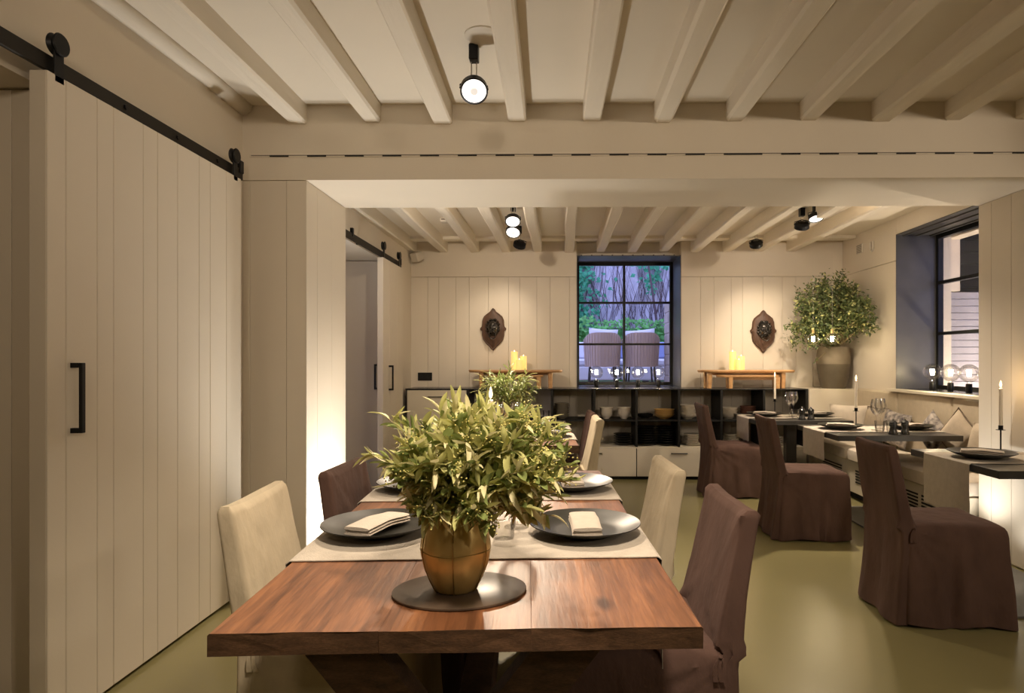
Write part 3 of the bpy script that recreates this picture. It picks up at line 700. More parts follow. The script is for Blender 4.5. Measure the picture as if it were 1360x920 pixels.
stack(blk, 'plate', 'plate', xc(3) + .109, yy, ZL, .0265, 8, 'black plate', 'low right below yellow bowls', 'stacked black plates')
stack(wht, 'plate', 'plate', xc(2) - .05, yy, ZL, .018, 7, 'white plate', 'low behind the farthest chair', 'stacked white plates')
stack(wht, 'plate', 'plate', xc(1) - .10, yy, ZL, .018, 7, 'white plate', 'low behind the far runner', 'stacked white plates')
stack(wht, 'plate', 'plate', xc(0) - .05, yy, ZL, .018, 5, 'white plate', 'low right of the table pedestal', 'stacked white plates')
for i, (x, z) in enumerate(((xc(5) - .30, ZU), (xc(1) + .07, ZL))):
    tag(MB().lathe([(0, .004), (.035, .004), (.03, 0), (.038, .002), (.04, .09), (.037, .09), (.034, .01), (0, .01)], 20).build('tumbler', 'clear_glass', None, True, (x, yy, z)), ['clear tumbler on the shelf left of the grey bowls', 'clear tumbler on the low shelf beside white plates'][i], 'glass')

# ---- nested console benches on the sideboard
def bench(label, x0, x1, zt, th, legs, depth, y, rounded=True, z0=.998):
    t = thing('console_bench', label, 'bench', ((x0 + x1) / 2, y, z0), 0, 'oak benches on the sideboard'); c = (x0 + x1) / 2; h = zt - z0
    L = (x1 - x0) / 2
    poly = rrect(L, depth / 2, depth * .45, 6)
    MB().loft([[(a * .985, b * .93, h - th) for a, b in poly], [(a, b, h - th * .45) for a, b in poly], [(a * .997, b * .985, h) for a, b in poly]]).build('bench_top', 'oak', t)
    for lx in legs:
        for sy in (-1, 1):
            MB().loft([[(lx - c + a, sy * depth * .27 + b, 0) for a, b in rrect(.022, .028, .012, 3, sub=1)], [(lx - c + a, sy * depth * .27 + b, h - th + .002) for a, b in rrect(.026, .032, .012, 3, sub=1)]]).build('leg', 'oak', t, True)
    MB().box(legs[0] - c, legs[1] - c, -.012, .012, h - th - .03, h - th).build('stretcher', 'oak', t)
    return t
def px(u, Y): return (u - 745) / F * Y
BY = 7.17
bench('tall oak bench under the left lion shield', px(622, BY), px(747, BY), 1.20, .028, (px(640, BY), px(731, BY)), .30, BY + .03)
bench('low oak bench nested under the left tall bench', px(640, BY) + .07, px(729, BY) - .06, 1.145, .024, (px(655, BY) + .05, px(716, BY)), .15, BY - .085)
bench('tall oak bench under the right lion shield', px(927, BY), px(1054, BY), 1.20, .028, (px(940, BY), px(1036, BY)), .30, BY + .03)
bench('low oak bench nested under the right tall bench', px(948, BY), px(1048, BY) - .16, 1.145, .024, (px(965, BY), px(1026, BY)), .15, BY - .085)
def pillar_candle(label, x, y, h, r=.038, z=1.201):
    t = thing('pillar_candle', label, 'candle', (x, y, z), 0, 'yellow pillar candles')
    MB().lathe([(0, 0), (r, 0), (r, h), (r * .93, h + .004), (r * .86, h - .004), (r * .5, h - .012), (0, h - .014)], 24).build('wax_body', 'glow_wax', t, True)
    MB().lathe([(0, h - .014), (.004, h - .008), (.007, h), (.005, h + .012), (0, h + .022)], 12).build('flame', 'flame', t, True)
for side, u0 in (('left', 689), ('right', 978)):
    pillar_candle('tallest yellow pillar candle on the %s oak bench' % side, px(u0 - 6, BY + .03), BY + .03, .20)
    pillar_candle('middle height yellow pillar candle on the %s oak bench' % side, px(u0 + 6, BY + .05), BY + .07, .15)
    pillar_candle('shortest yellow pillar candle on the %s oak bench' % side, px(u0 + 1, BY), BY - .04, .11)

# ---- lion shields
def shield(label, x, z):
    t = thing('lion_shield', label, 'wall ornament', (x, YB - .001, z), 0, 'lion shields on the back wall')
    half = [(0, .245), (.018, .232), (.035, .205), (.07, .180), (.105, .150), (.125, .105), (.128, .06), (.132, .03), (.150, .012), (.150, -.008), (.130, -.022), (.130, -.07), (.118, -.12), (.085, -.165), (.045, -.20), (.018, -.235), (0, -.25)]
    poly = half + [(-a, b) for a, b in half[-2:0:-1]]
    def ring(s, y): return [(a * s, y, b * s) for a, b in poly]
    MB().loft([ring(1, 0), ring(1, -.022), ring(.95, -.032), ring(.90, -.030), ring(.86, -.034)]).build('board', 'shield_wood', t, True)
    h = MB(); seg = 20; rings = []
    for r, y in ((.085, -.034), (.080, -.055), (.060, -.085), (.035, -.105), (.0, -.112)):
        rings.append([(r * .82 * math.cos(2 * math.pi * j / seg), y + .008 * nz((j, r * 90, 1), 1.3), .02 + r * 1.05 * math.sin(2 * math.pi * j / seg)) for j in range(seg)])
    h.loft(rings, None, False, False)
    head = h.build('lion_head', 'iron', t, True)
    mn = MB()
    for k in range(16):    # mane curls
        a = 2 * math.pi * k / 16; rr = .078 + .008 * (k % 2)
        M = Matrix.Translation((rr * .85 * math.cos(a), -.05, .02 + rr * 1.08 * math.sin(a)))
        mn.lathe([(0, -.018), (.014, -.010), (.018, 0), (.014, .010), (0, .018)], 8, M)
    mn.build('mane', 'iron', head, True)
    fc = MB()
    for sx in (-1, 1):
        fc.lathe([(0, -.012), (.010, -.006), (.012, 0), (.010, .006), (0, .012)], 8, Matrix.Translation((sx * .026, -.095, .045)))   # brows
        fc.lathe([(0, -.016), (.014, -.008), (.016, 0), (.012, .008), (0, .014)], 8, Matrix.Translation((sx * .016, -.112, -.012)))  # muzzle
        fc.lathe([(0, -.014), (.012, 0), (0, .014)], 8, Matrix.Translation((sx * .062, -.07, .085)))   # ears
    fc.box(-.010, .010, -.125, -.095, .0, .045, bev=.004)
    fc.build('face', 'iron', head, True)
    rg = MB(); pts = []
    for k in range(25):
        a = 2 * math.pi * k / 24; pts.append((.040 * math.cos(a), -.112 - .01 * math.sin(a), -.070 + .044 * math.sin(a)))
    rg.tube(pts, .0065, 8).build('ring', 'iron', t, True)
shield('carved wooden shield with an iron lion head left of the window', px(655, YB), 1.31 + (478 - 452 + 15) / F * YB)
shield('carved wooden shield with an iron lion head right of the window', px(1012, YB), 1.31 + (478 - 440) / F * YB)

# ---- globe bulbs
def bulb(label, x, y, z, group, stand=True, r=.062):
    t = thing('globe_bulb', label, 'light bulb', (x, y, z), 0, group)
    h = .075
    if stand: MB().lathe([(0, 0), (.024, 0), (.025, .003), (.025, h - .004), (.022, h), (0, h)], 18).build('socket', 'black_metal', t, True)
    else:
        MB().lathe([(0, 2 * r + .035), (.014, 2 * r + .035), (.014, 2 * r - .004), (0, 2 * r - .004)], 12).build('socket', 'brass', t, True)
        h = -.012
    prof = []
    if stand:
        prof = [(.014, h), (.015, h + .014)] + [(r * 1.25 * math.cos(a), h + .014 + r * 1.2 + r * 1.25 * math.sin(a)) for a in [R(-72 + 162 * i / 14) for i in range(15)]]
        c = h + .014 + r * 1.2
    else:
        c = r; prof = [(r * math.cos(a), c + r * math.sin(a)) for a in [R(-89 + 160 * i / 14) for i in range(15)]]
    MB().lathe(prof, 24).build('globe', 'bulb_glass', t, 'all')
    fl = MB()
    for k in range(6):
        a = k * math.pi / 3; b = a + math.pi / 6
        fl.tube([(.012 * math.cos(a), .012 * math.sin(a), c - .026), (.014 * math.cos(b), .014 * math.sin(b), c + .026)], .0030, 5)
    fl.build('filament', 'filament', t)
    if not stand: MB().tube([(0, 0, 2 * r + .03), (0, 0, CB - z)], .0006, 5).build('cord', 'plastic_white', t)
    return t
for i, u in enumerate((792, 819, 847, 874)):
    bulb('%s of the four lit globe bulbs on the back window sill' % ['leftmost', 'second from left', 'third from left', 'rightmost'][i], px(u, 7.42), 7.42, 1.004, 'lit globe bulbs on the back sill')
for i, (u, v) in enumerate(((1234, 517), (1258, 519), (1282, 521))):
    Y = 3.42 * F / (u - 745)
    bulb('%s of the lit globe bulbs on the right window sill' % ['leftmost', 'middle', 'rightmost'][i], 3.42, Y, WZ0 + .006, 'lit globe bulbs on the right sill')
bulb('lit hanging globe bulb left in front of the potted bush', px(1078, 6.6), 6.6, 1.31 + (478 - 458) / F * 6.6, 'hanging globe bulbs', False, .062)
bulb('lit hanging globe bulb right in front of the potted bush', px(1103, 6.6), 6.6, 1.31 + (478 - 458) / F * 6.6, 'hanging globe bulbs', False, .062)

# ---- small wall fittings
t = thing('wall_socket', 'black double wall socket above the sideboard left end', 'socket', (px(564, YB), YB, 1.31 - 22 / F * YB))
MB().box(-.083, .083, -.008, 0, -.047, .047, bev=.003).build('plate', 'black_shelf', t)
for a in (-.04, .04): MB().lathe([(0, -.002), (.022, -.002), (.024, .004), (.02, .004), (.019, 0), (0, 0)], 16, Matrix.Translation((a, -.010, 0)) @ Matrix.Rotation(R(90), 4, 'X')).build('outlet', 'slot_dark', t)
t = thing('wall_speaker', 'small pale speaker on a bracket in the far left corner', 'speaker', (-1.66, YB - .10, 2.50))
MB().box(-.055, .055, -.05, .05, -.05, .05, Matrix.Rotation(R(-35), 4, 'Z') @ Matrix.Rotation(R(25), 4, 'X'), bev=.008).build('cabinet_box', 'plastic_white', t)
MB().tube([(-.02, .02, 0), (-.11, .09, .03)], .01, 8).build('bracket', 'rail_metal', t)
t = thing('smoke_detector', 'small pale square detector on the back room ceiling', 'detector', (px(593, 6.2), 6.2, CB - .001))
MB().box(-.06, .06, -.05, .05, -.045, 0, bev=.01).build('body', 'plastic_white', t); MB().box(-.045, .045, -.052, -.046, -.03, -.015).build('grille', 'slot_strip', t)
t = thing('wall_vent', 'small square vent high on the right wall corner', 'vent', (RX, 7.02, 2.52))
MB().box(-.012, 0, -.07, .07, -.05, .05, bev=.003).build('frame', 'plastic_white', t)
for k in range(5): MB().box(-.015, -.010, -.055, .055, -.04 + k * .018, -.032 + k * .018).build('slat', 'slot_strip', t)
tag(MB().tube([(0, -.028, .05), (0, -.03, -.02), (0, -.018, -.042), (0, 0, -.05), (0, .018, -.042), (0, .03, -.02), (0, .028, .05)], .010, 8).build('wall_hook', 'plastic_white', None, True, (RX - .011, 6.74, 2.50)), 'small horseshoe shaped hook beside the corner vent', 'hook')

# ================================================================== BANQUETTE
bq = thing('banquette', 'beige upholstered corner banquette with a white vented base', 'banquette', (RX, 5.9, 0))
def B(x0, x1, y0, y1, z0, z1, n, m, bev=.004): return MB().box(x0 - RX, x1 - RX, y0 - 5.9, y1 - 5.9, z0, z1, bev=bev).build(n, m, bq)
by0, by1 = Y2 + .01, 6.985
base = B(2.74, 3.24, by0, by1, .07, .36, 'base', 'cabinet')
B(2.80, 3.24, by0, by1, 0, .07, 'plinth', 'slot_dark')
for i, (y0, y1) in enumerate(((by0, 5.28), (5.29, 6.13), (6.14, by1))):
    sc_ = MB(); ri = []
    for z, k in ((.362, .015), (.375, .003), (.44, 0), (.465, .008), (.478, .03), (.482, .08)):
        ri.append([(a, b, z + (.006 * nz((a, b, 0), 5) if z > .46 else 0)) for a, b in rrect((3.185 - 2.71) / 2 - k, (y1 - y0) / 2 - k - .002, .03, 3, (3.185 + 2.71) / 2 - RX, (y0 + y1) / 2 - 5.9, 5)])
    sc_.loft(ri).build('seat_cushion', 'seat_cushion', bq, True)
for i, (y0, y1) in enumerate(((by0, 5.28), (5.285, 6.13), (6.135, by1))):
    MB().box(3.195 - RX, 3.255 - RX, y0 - 5.9, y1 - 5.9, .40, 1.005, bev=.018).build('back_cushion', 'upholstery', bq, True)
for y0, y1, n in ((6.28, 6.72, 5), (5.55, 5.99, 5), (4.95, 5.12, 5), (4.72, 4.9, 5)):
    for k in range(n): MB().box(2.736 - RX, 2.742 - RX, y0 - 5.9, y1 - 5.9, .17 + k * .026, .183 + k * .026).build('vent_slot', 'slot_dark', base)
ep = struct(MB().box(2.695, 3.25, 6.99, YB - .002, 0, .995, bev=.003).build('corner_ledge', 'cabinet'), 'white corner ledge carrying the potted bush')
CG = 'cushions on the banquette'
cushion('white rounded cushion at the far end of the banquette', (3.02, 6.74, .675), (R(-6), R(0), R(-35)), .20, .17, .065, 'seat_cushion', CG)
cushion('dark printed cushion left of the near mills on the banquette', (3.125, 6.02, .67), (R(-8), R(6), R(-84)), .19, .16, .05, 'pillow_print', CG)
cushion('beige cushion half hidden behind the glasses on the banquette', (3.125, 6.40, .675), (R(-8), R(0), R(-86)), .18, .165, .05, 'pillow_beige', CG, 'piping')
cushion('dark printed cushion tipped on its corner on the banquette', (3.125, 5.43, .70), (R(-7), R(40), R(-86)), .14, .14, .045, 'pillow_print', CG)
cushion('large beige piped cushion tipped on its corner on the banquette', (3.125, 5.08, .715), (R(-7), R(40), R(-84)), .155, .155, .05, 'pillow_beige', CG, 'piping')
cushion('plain beige cushion nearest the opening on the banquette', (3.09, 4.66, .67), (R(-10), R(6), R(-76)), .18, .165, .06, 'pillow_beige', CG)

# potted bush on the ledge
PX, PY = 3.04, 7.19
pt = thing('bush_pot', 'tall two-tone brown clay pot in the corner', 'pot', (PX, PY, .996))
MB().lathe([(0, 0), (.125, 0), (.15, .10), (.170, .22), (.175, .27)], 28).build('lower_body', 'pot_lower', pt, True)
MB().lathe([(.175, .27), (.176, .36), (.165, .44), (.160, .46), (.148, .462), (.148, .42), (0, .42)], 28).build('upper_body', 'pot_upper', pt, True)
bs = thing('potted_bush', 'large leafy olive bush in the tall corner pot', 'plant', (PX, PY, 1.42))
rg2 = random.Random(11)
stm = MB(); fol = MB()
def blob(cx, cy, cz, rx, ry, rz, n, twigs):
    for i in range(twigs):
        a = rg2.uniform(0, 6.28); e = rg2.uniform(-.6, 1.3); q = rg2.uniform(.5, 1.0)
        p = Vector((cx + rx * q * math.cos(a) * math.cos(e), cy + ry * q * math.sin(a) * math.cos(e), cz + rz * q * math.sin(e)))
        p.x = min(p.x, RX - .09 - PX); p.y = min(p.y, YB - .09 - PY)
        mid = p * .5 + Vector((rg2.uniform(-.04, .04), rg2.uniform(-.04, .04), .08))
        stm.tube([(rg2.uniform(-.05, .05), rg2.uniform(-.05, .05), 0), mid, p], [.005, .0035, .0015], 5)
        for k in range(n):
            t_ = rg2.uniform(.35, 1.08); b = mid.lerp(p, min(1, t_)) if t_ > .5 else Vector((0, 0, 0)).lerp(mid, .5 + t_)
            b = b + Vector((rg2.gauss(0, .035), rg2.gauss(0, .035), rg2.gauss(0, .035)))
            if PX + b.x > RX - .10: b.x = RX - .10 - PX - .02 * rg2.random()
            if PY + b.y > YB - .10: b.y = YB - .10 - PY - .02 * rg2.random()
            leaf_fan(fol, b, rg2.uniform(.035, .06), Vector((rg2.uniform(-.5, .5), -.6, .7)), rg2, 0 if rg2.random() < .6 else (1 if rg2.random() < .6 else 2), .42)
blob(-.10, -.24, .42, .42, .22, .42, 60, 100)
blob(-.32, -.20, .16, .28, .16, .22, 50, 30)
blob(.10, -.50, .32, .12, .24, .26, 55, 32)
stm.tube([(0, 0, 0), (-.12, -.1, -.02), (-.26, -.18, -.12)], .003, 5)
for k in range(6): leaf_fan(fol, (-.26 + rg2.gauss(0, .015), -.18, -.12 + rg2.gauss(0, .015)), .04, Vector((0, -1, 0)), rg2)
stm.build('stem', 'stem', bs)
fo = fol.build('foliage', ['leaf_bush', 'leaf_dark', 'leaf_a'], bs); fo['kind'] = 'stuff'

# ================================================================== TABLES
def trestle_table(label, cx, cy, rz, L, W, H, th, group, boards=(.34, .31, .35)):
    t = thing('dining_table', label, 'table', (cx, cy, 0), rz, group)
    x = -W / 2
    for k, f in enumerate(boards):
        w_ = f * W; e = x + w_
        mb = MB(); n = 26; rings = []
        for i in range(n + 1):
            y = -L / 2 + L * i / n
            def wob(s_): return .004 * noise.noise(Vector((s_ * 5.3 + k, y * 3.1, cx)))
            ex0 = x + (wob(1) - .003 if k == 0 else .0001); ex1 = e + (wob(2) + .003 if k == len(boards) - 1 else -.0001)
            dz = .0012 * noise.noise(Vector((k * 3.0, y * 2.2, 1)))
            yy_ = y + (.003 * noise.noise(Vector((k * 2.2, 4, 7))) if i in (0, n) else 0)
            c0 = .004 if k == 0 else .0006; c = .004 if k == len(boards) - 1 else .0006
            ring = [(ex0, yy_, H - th), (ex0 * .5 + ex1 * .5, yy_, H - th), (ex1, yy_, H - th), (ex1, yy_, H - c), (ex1 - c, yy_, H + dz)] + [(ex1 + (ex0 - ex1) * q_ / 6, yy_, H + dz * 1.5) for q_ in range(1, 6)] + [(ex0 + c0, yy_, H + dz), (ex0, yy_, H - c0)]
            if i in (0, n): ring = [(a_, b_ + .009 * noise.noise(Vector((a_ * 7, z_ * 12, cx))), z_) for a_, b_, z_ in ring]
            rings.append(ring)
        mb.loft(rings, None, False, False)
        for r_ in (rings[0], rings[-1]): mb.add(r_, [tuple(range(len(r_)))], None, 1)
        mb.build('plank', ['table_wood', 'end_grain'], t); x = e
    for sy in (-1, 1):
        y = sy * (L / 2 - .15)
        for s_, dy in ((1, .036), (-1, -.036)):
            top = (s_ * W * .28, H - th - .005); bot = (-s_ * W * .28, .0)
            d = Vector((bot[0] - top[0], 0, bot[1] - top[1])).normalized(); hw = .062 / abs(d.z)
            poly = [(top[0] - hw, top[1]), (top[0] + hw, top[1]), (bot[0] + hw, bot[1]), (bot[0] - hw, bot[1])]
            MB().loft([[(a, y + dy - .034, z) for a, z in poly], [(a, y + dy + .034, z) for a, z in poly]]).build('leg', 'end_grain', t)
        MB().box(-W * .42, W * .42, y - .05, y + .05, H - th - .03, H - th, bev=.004).build('cleat', 'end_grain', t)
    MB().box(-.045, .045, -L / 2 + .22, L / 2 - .22, (H - th) / 2 - .05, (H - th) / 2 + .05, bev=.004).build('stretcher', 'end_grain', t)
    return t
TC = (-.259, 2.235); TR = R(3.0); TL, TW, TH = 1.87, 1.0, .76
trestle_table('long reddish wooden trestle table in the foreground', *TC, TR, TL, TW, TH, .046, 'wooden trestle tables')
T2 = (-.400, 4.94); T2R = R(2.6)
trestle_table('wooden trestle table behind the foreground bouquet', *T2, T2R, 1.68, .95, TH, .05, 'wooden trestle tables')

def pedestal_table(label, x0, x1, y0, y1, H=.74, px_=0.0, bx=.2):
    t = thing('pedestal_table', label, 'table', ((x0 + x1) / 2, (y0 + y1) / 2, 0), 0, 'black pedestal tables'); hx, hy = (x1 - x0) / 2, (y1 - y0) / 2
    MB().box(-hx, hx, -hy, hy, H - .042, H, bev=.002).build('tabletop', 'table_black', t)
    MB().box(px_ - .05, px_ + .05, -.045, .045, .012, H - .05, bev=.003).build('pedestal', 'table_black', t)
    MB().box(-.2, .2, -.2, .2, H - .052, H - .043).build('mounting_plate', 'black_metal', t)
    MB().box(-bx, bx, -.46, .46, 0, .012, bev=.002).build('base_plate', 'base_grey', t)
    return t
TA = (2.25, 2.85, 3.32, 4.15); TB = (2.09, 3.03, 4.86, 5.69); TCc = (1.84, 2.75, 6.05, 6.85)
pedestal_table('black pedestal table at the right edge by the opening', *TA, px_=.24, bx=.28)
pedestal_table('black pedestal table in the middle of the banquette row', *TB)
pedestal_table('black pedestal table farthest back near the sideboard', *TCc)

# ---- cloth runners
def runner(label, loc, rz, L, W, drop0, drop1, group, z, tip=0.0, seed=0.0):
    """cloth along local x (length L), width W along local y, hanging by drop at either end"""
    prof = []; r = .008
    n = 22
    if drop0: prof += [(-L / 2 - r - .004, -d) for d in (drop0, drop0 * .75, drop0 * .5, drop0 * .25, r)] + [(-L / 2 - r * .4, -r * .2)]
    prof += [(-L / 2 + L * i / n, 0) for i in range(n + 1)]
    if drop1: prof += [(L / 2 + r * .4, -r * .2)] + [(L / 2 + r + .004, -d) for d in (r, drop1 * .25, drop1 * .5, drop1 * .75, drop1)]
    m = 12; vs = []; fs = []
    for side, off in ((1, .0026), (-1, .0)):
        for i, (x, zz) in enumerate(prof):
            for j in range(m + 1):
                y = -W / 2 + W * j / m
                hang = zz < -.01
                ed = .004 * noise.noise(Vector((x * 6, j // 12 * 3.0, seed))) if j in (0, m) else 0
                ex = (.005 * noise.noise(Vector((y * 9, zz * 6, seed)))) if hang else 0
                zt = zz
                if hang and tip and x > 0: zt = zz * (1 + tip * max(0, 1 - j / 0.9))
                nx = (1 if x > 0 else -1) * off if hang else 0
                vs.append((x + nx * .6 + ex, y + ed, zt + (off if not hang else 0) + (.0012 * max(0, noise.noise(Vector((x * 8, y * 8, seed)))) if not hang else 0)))
    P = len(prof); Q = (m + 1)
    for s_ in range(2):
        o_ = s_ * P * Q
        for i in range(P - 1):
            for j in range(m): fs.append((o_ + i * Q + j, o_ + i * Q + j + 1, o_ + (i + 1) * Q + j + 1, o_ + (i + 1) * Q + j))
    for i in range(P - 1):
        for j in (0, m): fs.append((i * Q + j, (i + 1) * Q + j, P * Q + (i + 1) * Q + j, P * Q + i * Q + j))
    for j in range(m):
        for i in (0, P - 1): fs.append((i * Q + j, i * Q + j + 1, P * Q + i * Q + j + 1, P * Q + i * Q + j))
    return tag(MB().add(vs, fs).build('table_runner', 'runner_cloth', None, True, (loc[0], loc[1], z), (0, 0, rz)), label, 'table runner', group)
def on_table(c, r, lx, ly): return (c[0] + lx * math.cos(r) - ly * math.sin(r), c[1] + lx * math.sin(r) + ly * math.cos(r))
ZT = TH + .002
yl = lambda Y: (Y - TC[1])      # local y for a depth on the foreground table (small angle)
runner('beige cloth runner across the near half of the foreground table', on_table(TC, TR, 0, yl(1.955)), TR, 1.006, .40, .22, .22, 'beige table runners', ZT, .45, 1)
runner('beige cloth runner across the far end of the foreground table', on_table(TC, TR, 0, yl(2.72)), TR, 1.006, .46, .22, .22, 'beige table runners', ZT, 0, 2)
runner('beige cloth runner across the near half of the rear wooden table', on_table(T2, T2R, 0, -.36), T2R, .956, .40, .2, .2, 'beige table runners', ZT, 0, 3)
runner('beige cloth runner across the far half of the rear wooden table', on_table(T2, T2R, 0, .30), T2R, .956, .40, .2, .2, 'beige table runners', ZT, 0, 4)
runner('beige runner hanging over the left end of the nearest black table', ((TA[0] + TA[1]) / 2, 3.76), 0, TA[1] - TA[0], .44, .30, 0, 'beige table runners', .742, 0, 5)
runner('beige runner hanging over the left end of the middle black table', ((TB[0] + TB[1]) / 2, 5.30), 0, TB[1] - TB[0], .44, .225, .0, 'beige table runners', .742, 0, 6)
runner('beige runner hanging over the left end of the farthest black table', ((TCc[0] + TCc[1]) / 2, 6.47), 0, TCc[1] - TCc[0], .42, .225, .0, 'beige table runners', .742, 0, 7)

# ---- tableware prototypes
big_plate = MB().lathe([(0, .002), (.085, 0), (.092, .003), (.105, .010), (.140, .020), (.175, .035), (.1745, .0375), (.150, .0275), (.125, .0175), (.105, .0125), (.09, .010), (0, .009)], 48).mesh('plate', 'plate_dark', True)
def napkin_mesh(seed):
    mb = MB(); n = 9
    # a cloth rolled flat: an outer fold with two inner layers showing at the near end
    def strip(hw, z0, z1, L0, L1, sk):
        rings = []
        for i in range(n + 1):
            t_ = i / n; y = L0 + (L1 - L0) * t_
            sag = .006 * math.sin(t_ * math.pi) + .004 * noise.noise(Vector((seed, t_ * 3, 1)))
            cx = .012 * (t_ - .5) * sk
            tw = 1 + .10 * noise.noise(Vector((seed, t_ * 2, 4)))
            m_ = (z0 + z1) / 2; hh = (z1 - z0) / 2
            rings.append([(cx + hw * tw * math.cos(a) * (1 if abs(math.cos(a)) < .95 else 1), y, m_ + sag + hh * math.copysign(abs(math.sin(a)) ** .6, math.sin(a))) for a in [2 * math.pi * k / 16 for k in range(16)]])
        mb.loft(rings)
    strip(.046, .000, .008, -.105, .103, 1)
    strip(.045, .0076, .0165, -.101, .105, 1)
    strip(.044, .016, .027, -.107, .101, 1)
    return mb.mesh('napkin', 'napkin_cloth', True)
naps = [napkin_mesh(s_) for s_ in (1.0, 5.0, 9.0)]
wine_me = MB().lathe([(0, .002), (.034, .001), (.035, .003), (.008, .007), (.004, .012), (.0035, .085), (.008, .098), (.024, .110), (.038, .135), (.041, .150), (.036, .178), (.031, .200), (.0302, .200), (.035, .178), (.040, .150), (.037, .136), (.023, .112), (0, .102)], 24).mesh('wine_glass', 'clear_glass', True)
tumb_me = MB().lathe([(0, .0), (.028, .0), (.031, .004), (.037, .05), (.039, .088), (.0375, .088), (.0355, .05), (.029, .010), (0, .008)], 20).mesh('tumbler', 'clear_glass', True)
PG, NG, WG, UG = 'large dark dinner plates', 'folded beige napkins', 'clear wine glasses', 'clear water tumblers'
def setting(x, y, z, where, rz=0.0, k=0, tilt=0.0):
    p = tag(link('dinner_plate', big_plate, None, (x, y, z)), 'large dark dinner plate ' + where, 'plate', PG)
    n_ = tag(link('napkin', naps[k % 3], None, (x, y, z + .0165), (tilt, 0, rz)), 'folded beige napkin on the plate ' + where, 'napkin', NG)
ZP = TH + .0055
setting(.075, 2.02, ZP, 'near right on the foreground table', R(6), 0)
setting(-.575, 2.01, ZP, 'near left on the foreground table', R(-18), 1)
setting(.045, 2.72, ZP, 'far right on the foreground table', R(8), 2)
setting(-.60, 2.70, ZP, 'far left on the foreground table', R(-10), 0)
for lx, ly, wh, r_ in ((.28, -.36, 'near right on the rear wooden table', 20), (.28, .30, 'far right on the rear wooden table', 12), (-.26, -.36, 'near left on the rear wooden table', -12), (-.26, .30, 'far left on the rear wooden table', -8)):
    p = on_table(T2, T2R, lx, ly); setting(p[0], p[1], ZP, wh, R(r_), int(ly * 10) % 3)
ZB_ = .7455
setting(2.435, 3.74, ZB_, 'on the nearest black table', R(58), 1)
setting(2.30, 5.30, ZB_, 'on the left of the middle black table', R(62), 2)
setting(2.86, 5.28, ZB_, 'on the right of the middle black table', R(118), 0)
setting(2.05, 6.47, ZB_, 'on the left of the farthest black table', R(60), 1)
setting(2.56, 6.47, ZB_, 'on the right of the farthest black table', R(120), 2)
def wine(x, y, z, where):
    o = tag(link('wine_glass', wine_me, None, (x, y, z)), 'clear stemmed wine glass ' + where, 'glass', WG); o.scale = (1.15, 1.15, 1.25)
def tumbler(x, y, z, where): tag(link('tumbler', tumb_me, None, (x, y, z)), 'clear water tumbler ' + where, 'glass', UG)
tumbler(-.175, 1.955, ZP, 'behind the brass vase'); wine(-.145, 2.08, ZP, 'right behind the brass vase'); 
wine(-.345, 2.12, ZP, 'left behind the brass vase'); tumbler(-.38, 2.68, ZP, 'far left on the foreground table'); tumbler(-.17, 2.66, ZP, 'far right on the foreground table')
for lx, wh in ((.062, 'right'), (-.052, 'left')):
    p = on_table(T2, T2R, lx, -.42); wine(p[0], p[1], ZP, 'at the %s of the rear brown vase' % wh)
    p = on_table(T2, T2R, lx, .22); tumbler(p[0], p[1], ZP, 'far %s on the rear wooden table' % wh)
wine(2.70, 3.60, ZB_, 'at the right edge of the nearest black table'); tumbler(2.64, 3.50, .742, 'at the right edge of the nearest black table')
wine(2.53, 5.17, ZB_, 'left one on the middle black table'); wine(2.625, 5.30, ZB_, 'right one on the middle black table')
tumbler(2.50, 5.055, ZB_, 'left one on the middle black table'); tumbler(2.60, 5.08, ZB_, 'right one on the middle black table')
wine(2.25, 6.34, ZB_, 'left one on the farthest black table'); wine(2.325, 6.44, ZB_, 'right one on the farthest black table'); tumbler(2.27, 6.24, ZB_, 'on the farthest black table')
def mill(x, y, z, label):
    t = thing('pepper_mill', label, 'mill', (x, y, z), 0, 'small black mills')
    t.scale = (1.25, 1.25, 1.25)
    MB().lathe([(0, 0), (.026, 0), (.027, .006), (.020, .028), (.018, .045), (.023, .058), (.022, .066), (0, .066)], 18).build('body', 'ceramic_black', t, True)
    MB().lathe([(0, .0665), (.021, .0665), (.023, .076), (.014, .086), (0, .088)], 18).build('cap', 'ceramic_black', t, True)
    MB().lathe([(0, .088), (.005, .088), (.0075, .094), (.005, .100), (0, .101)], 12).build('knob', 'chrome', t, True)
mill(2.54, 4.93, .741, 'left black mill on the middle black table'); mill(2.635, 4.94, .741, 'right black mill on the middle black table')
mill(2.30, 6.14, .741, 'left black mill on the farthest black table'); mill(2.385, 6.14, .741, 'right black mill on the farthest black table')
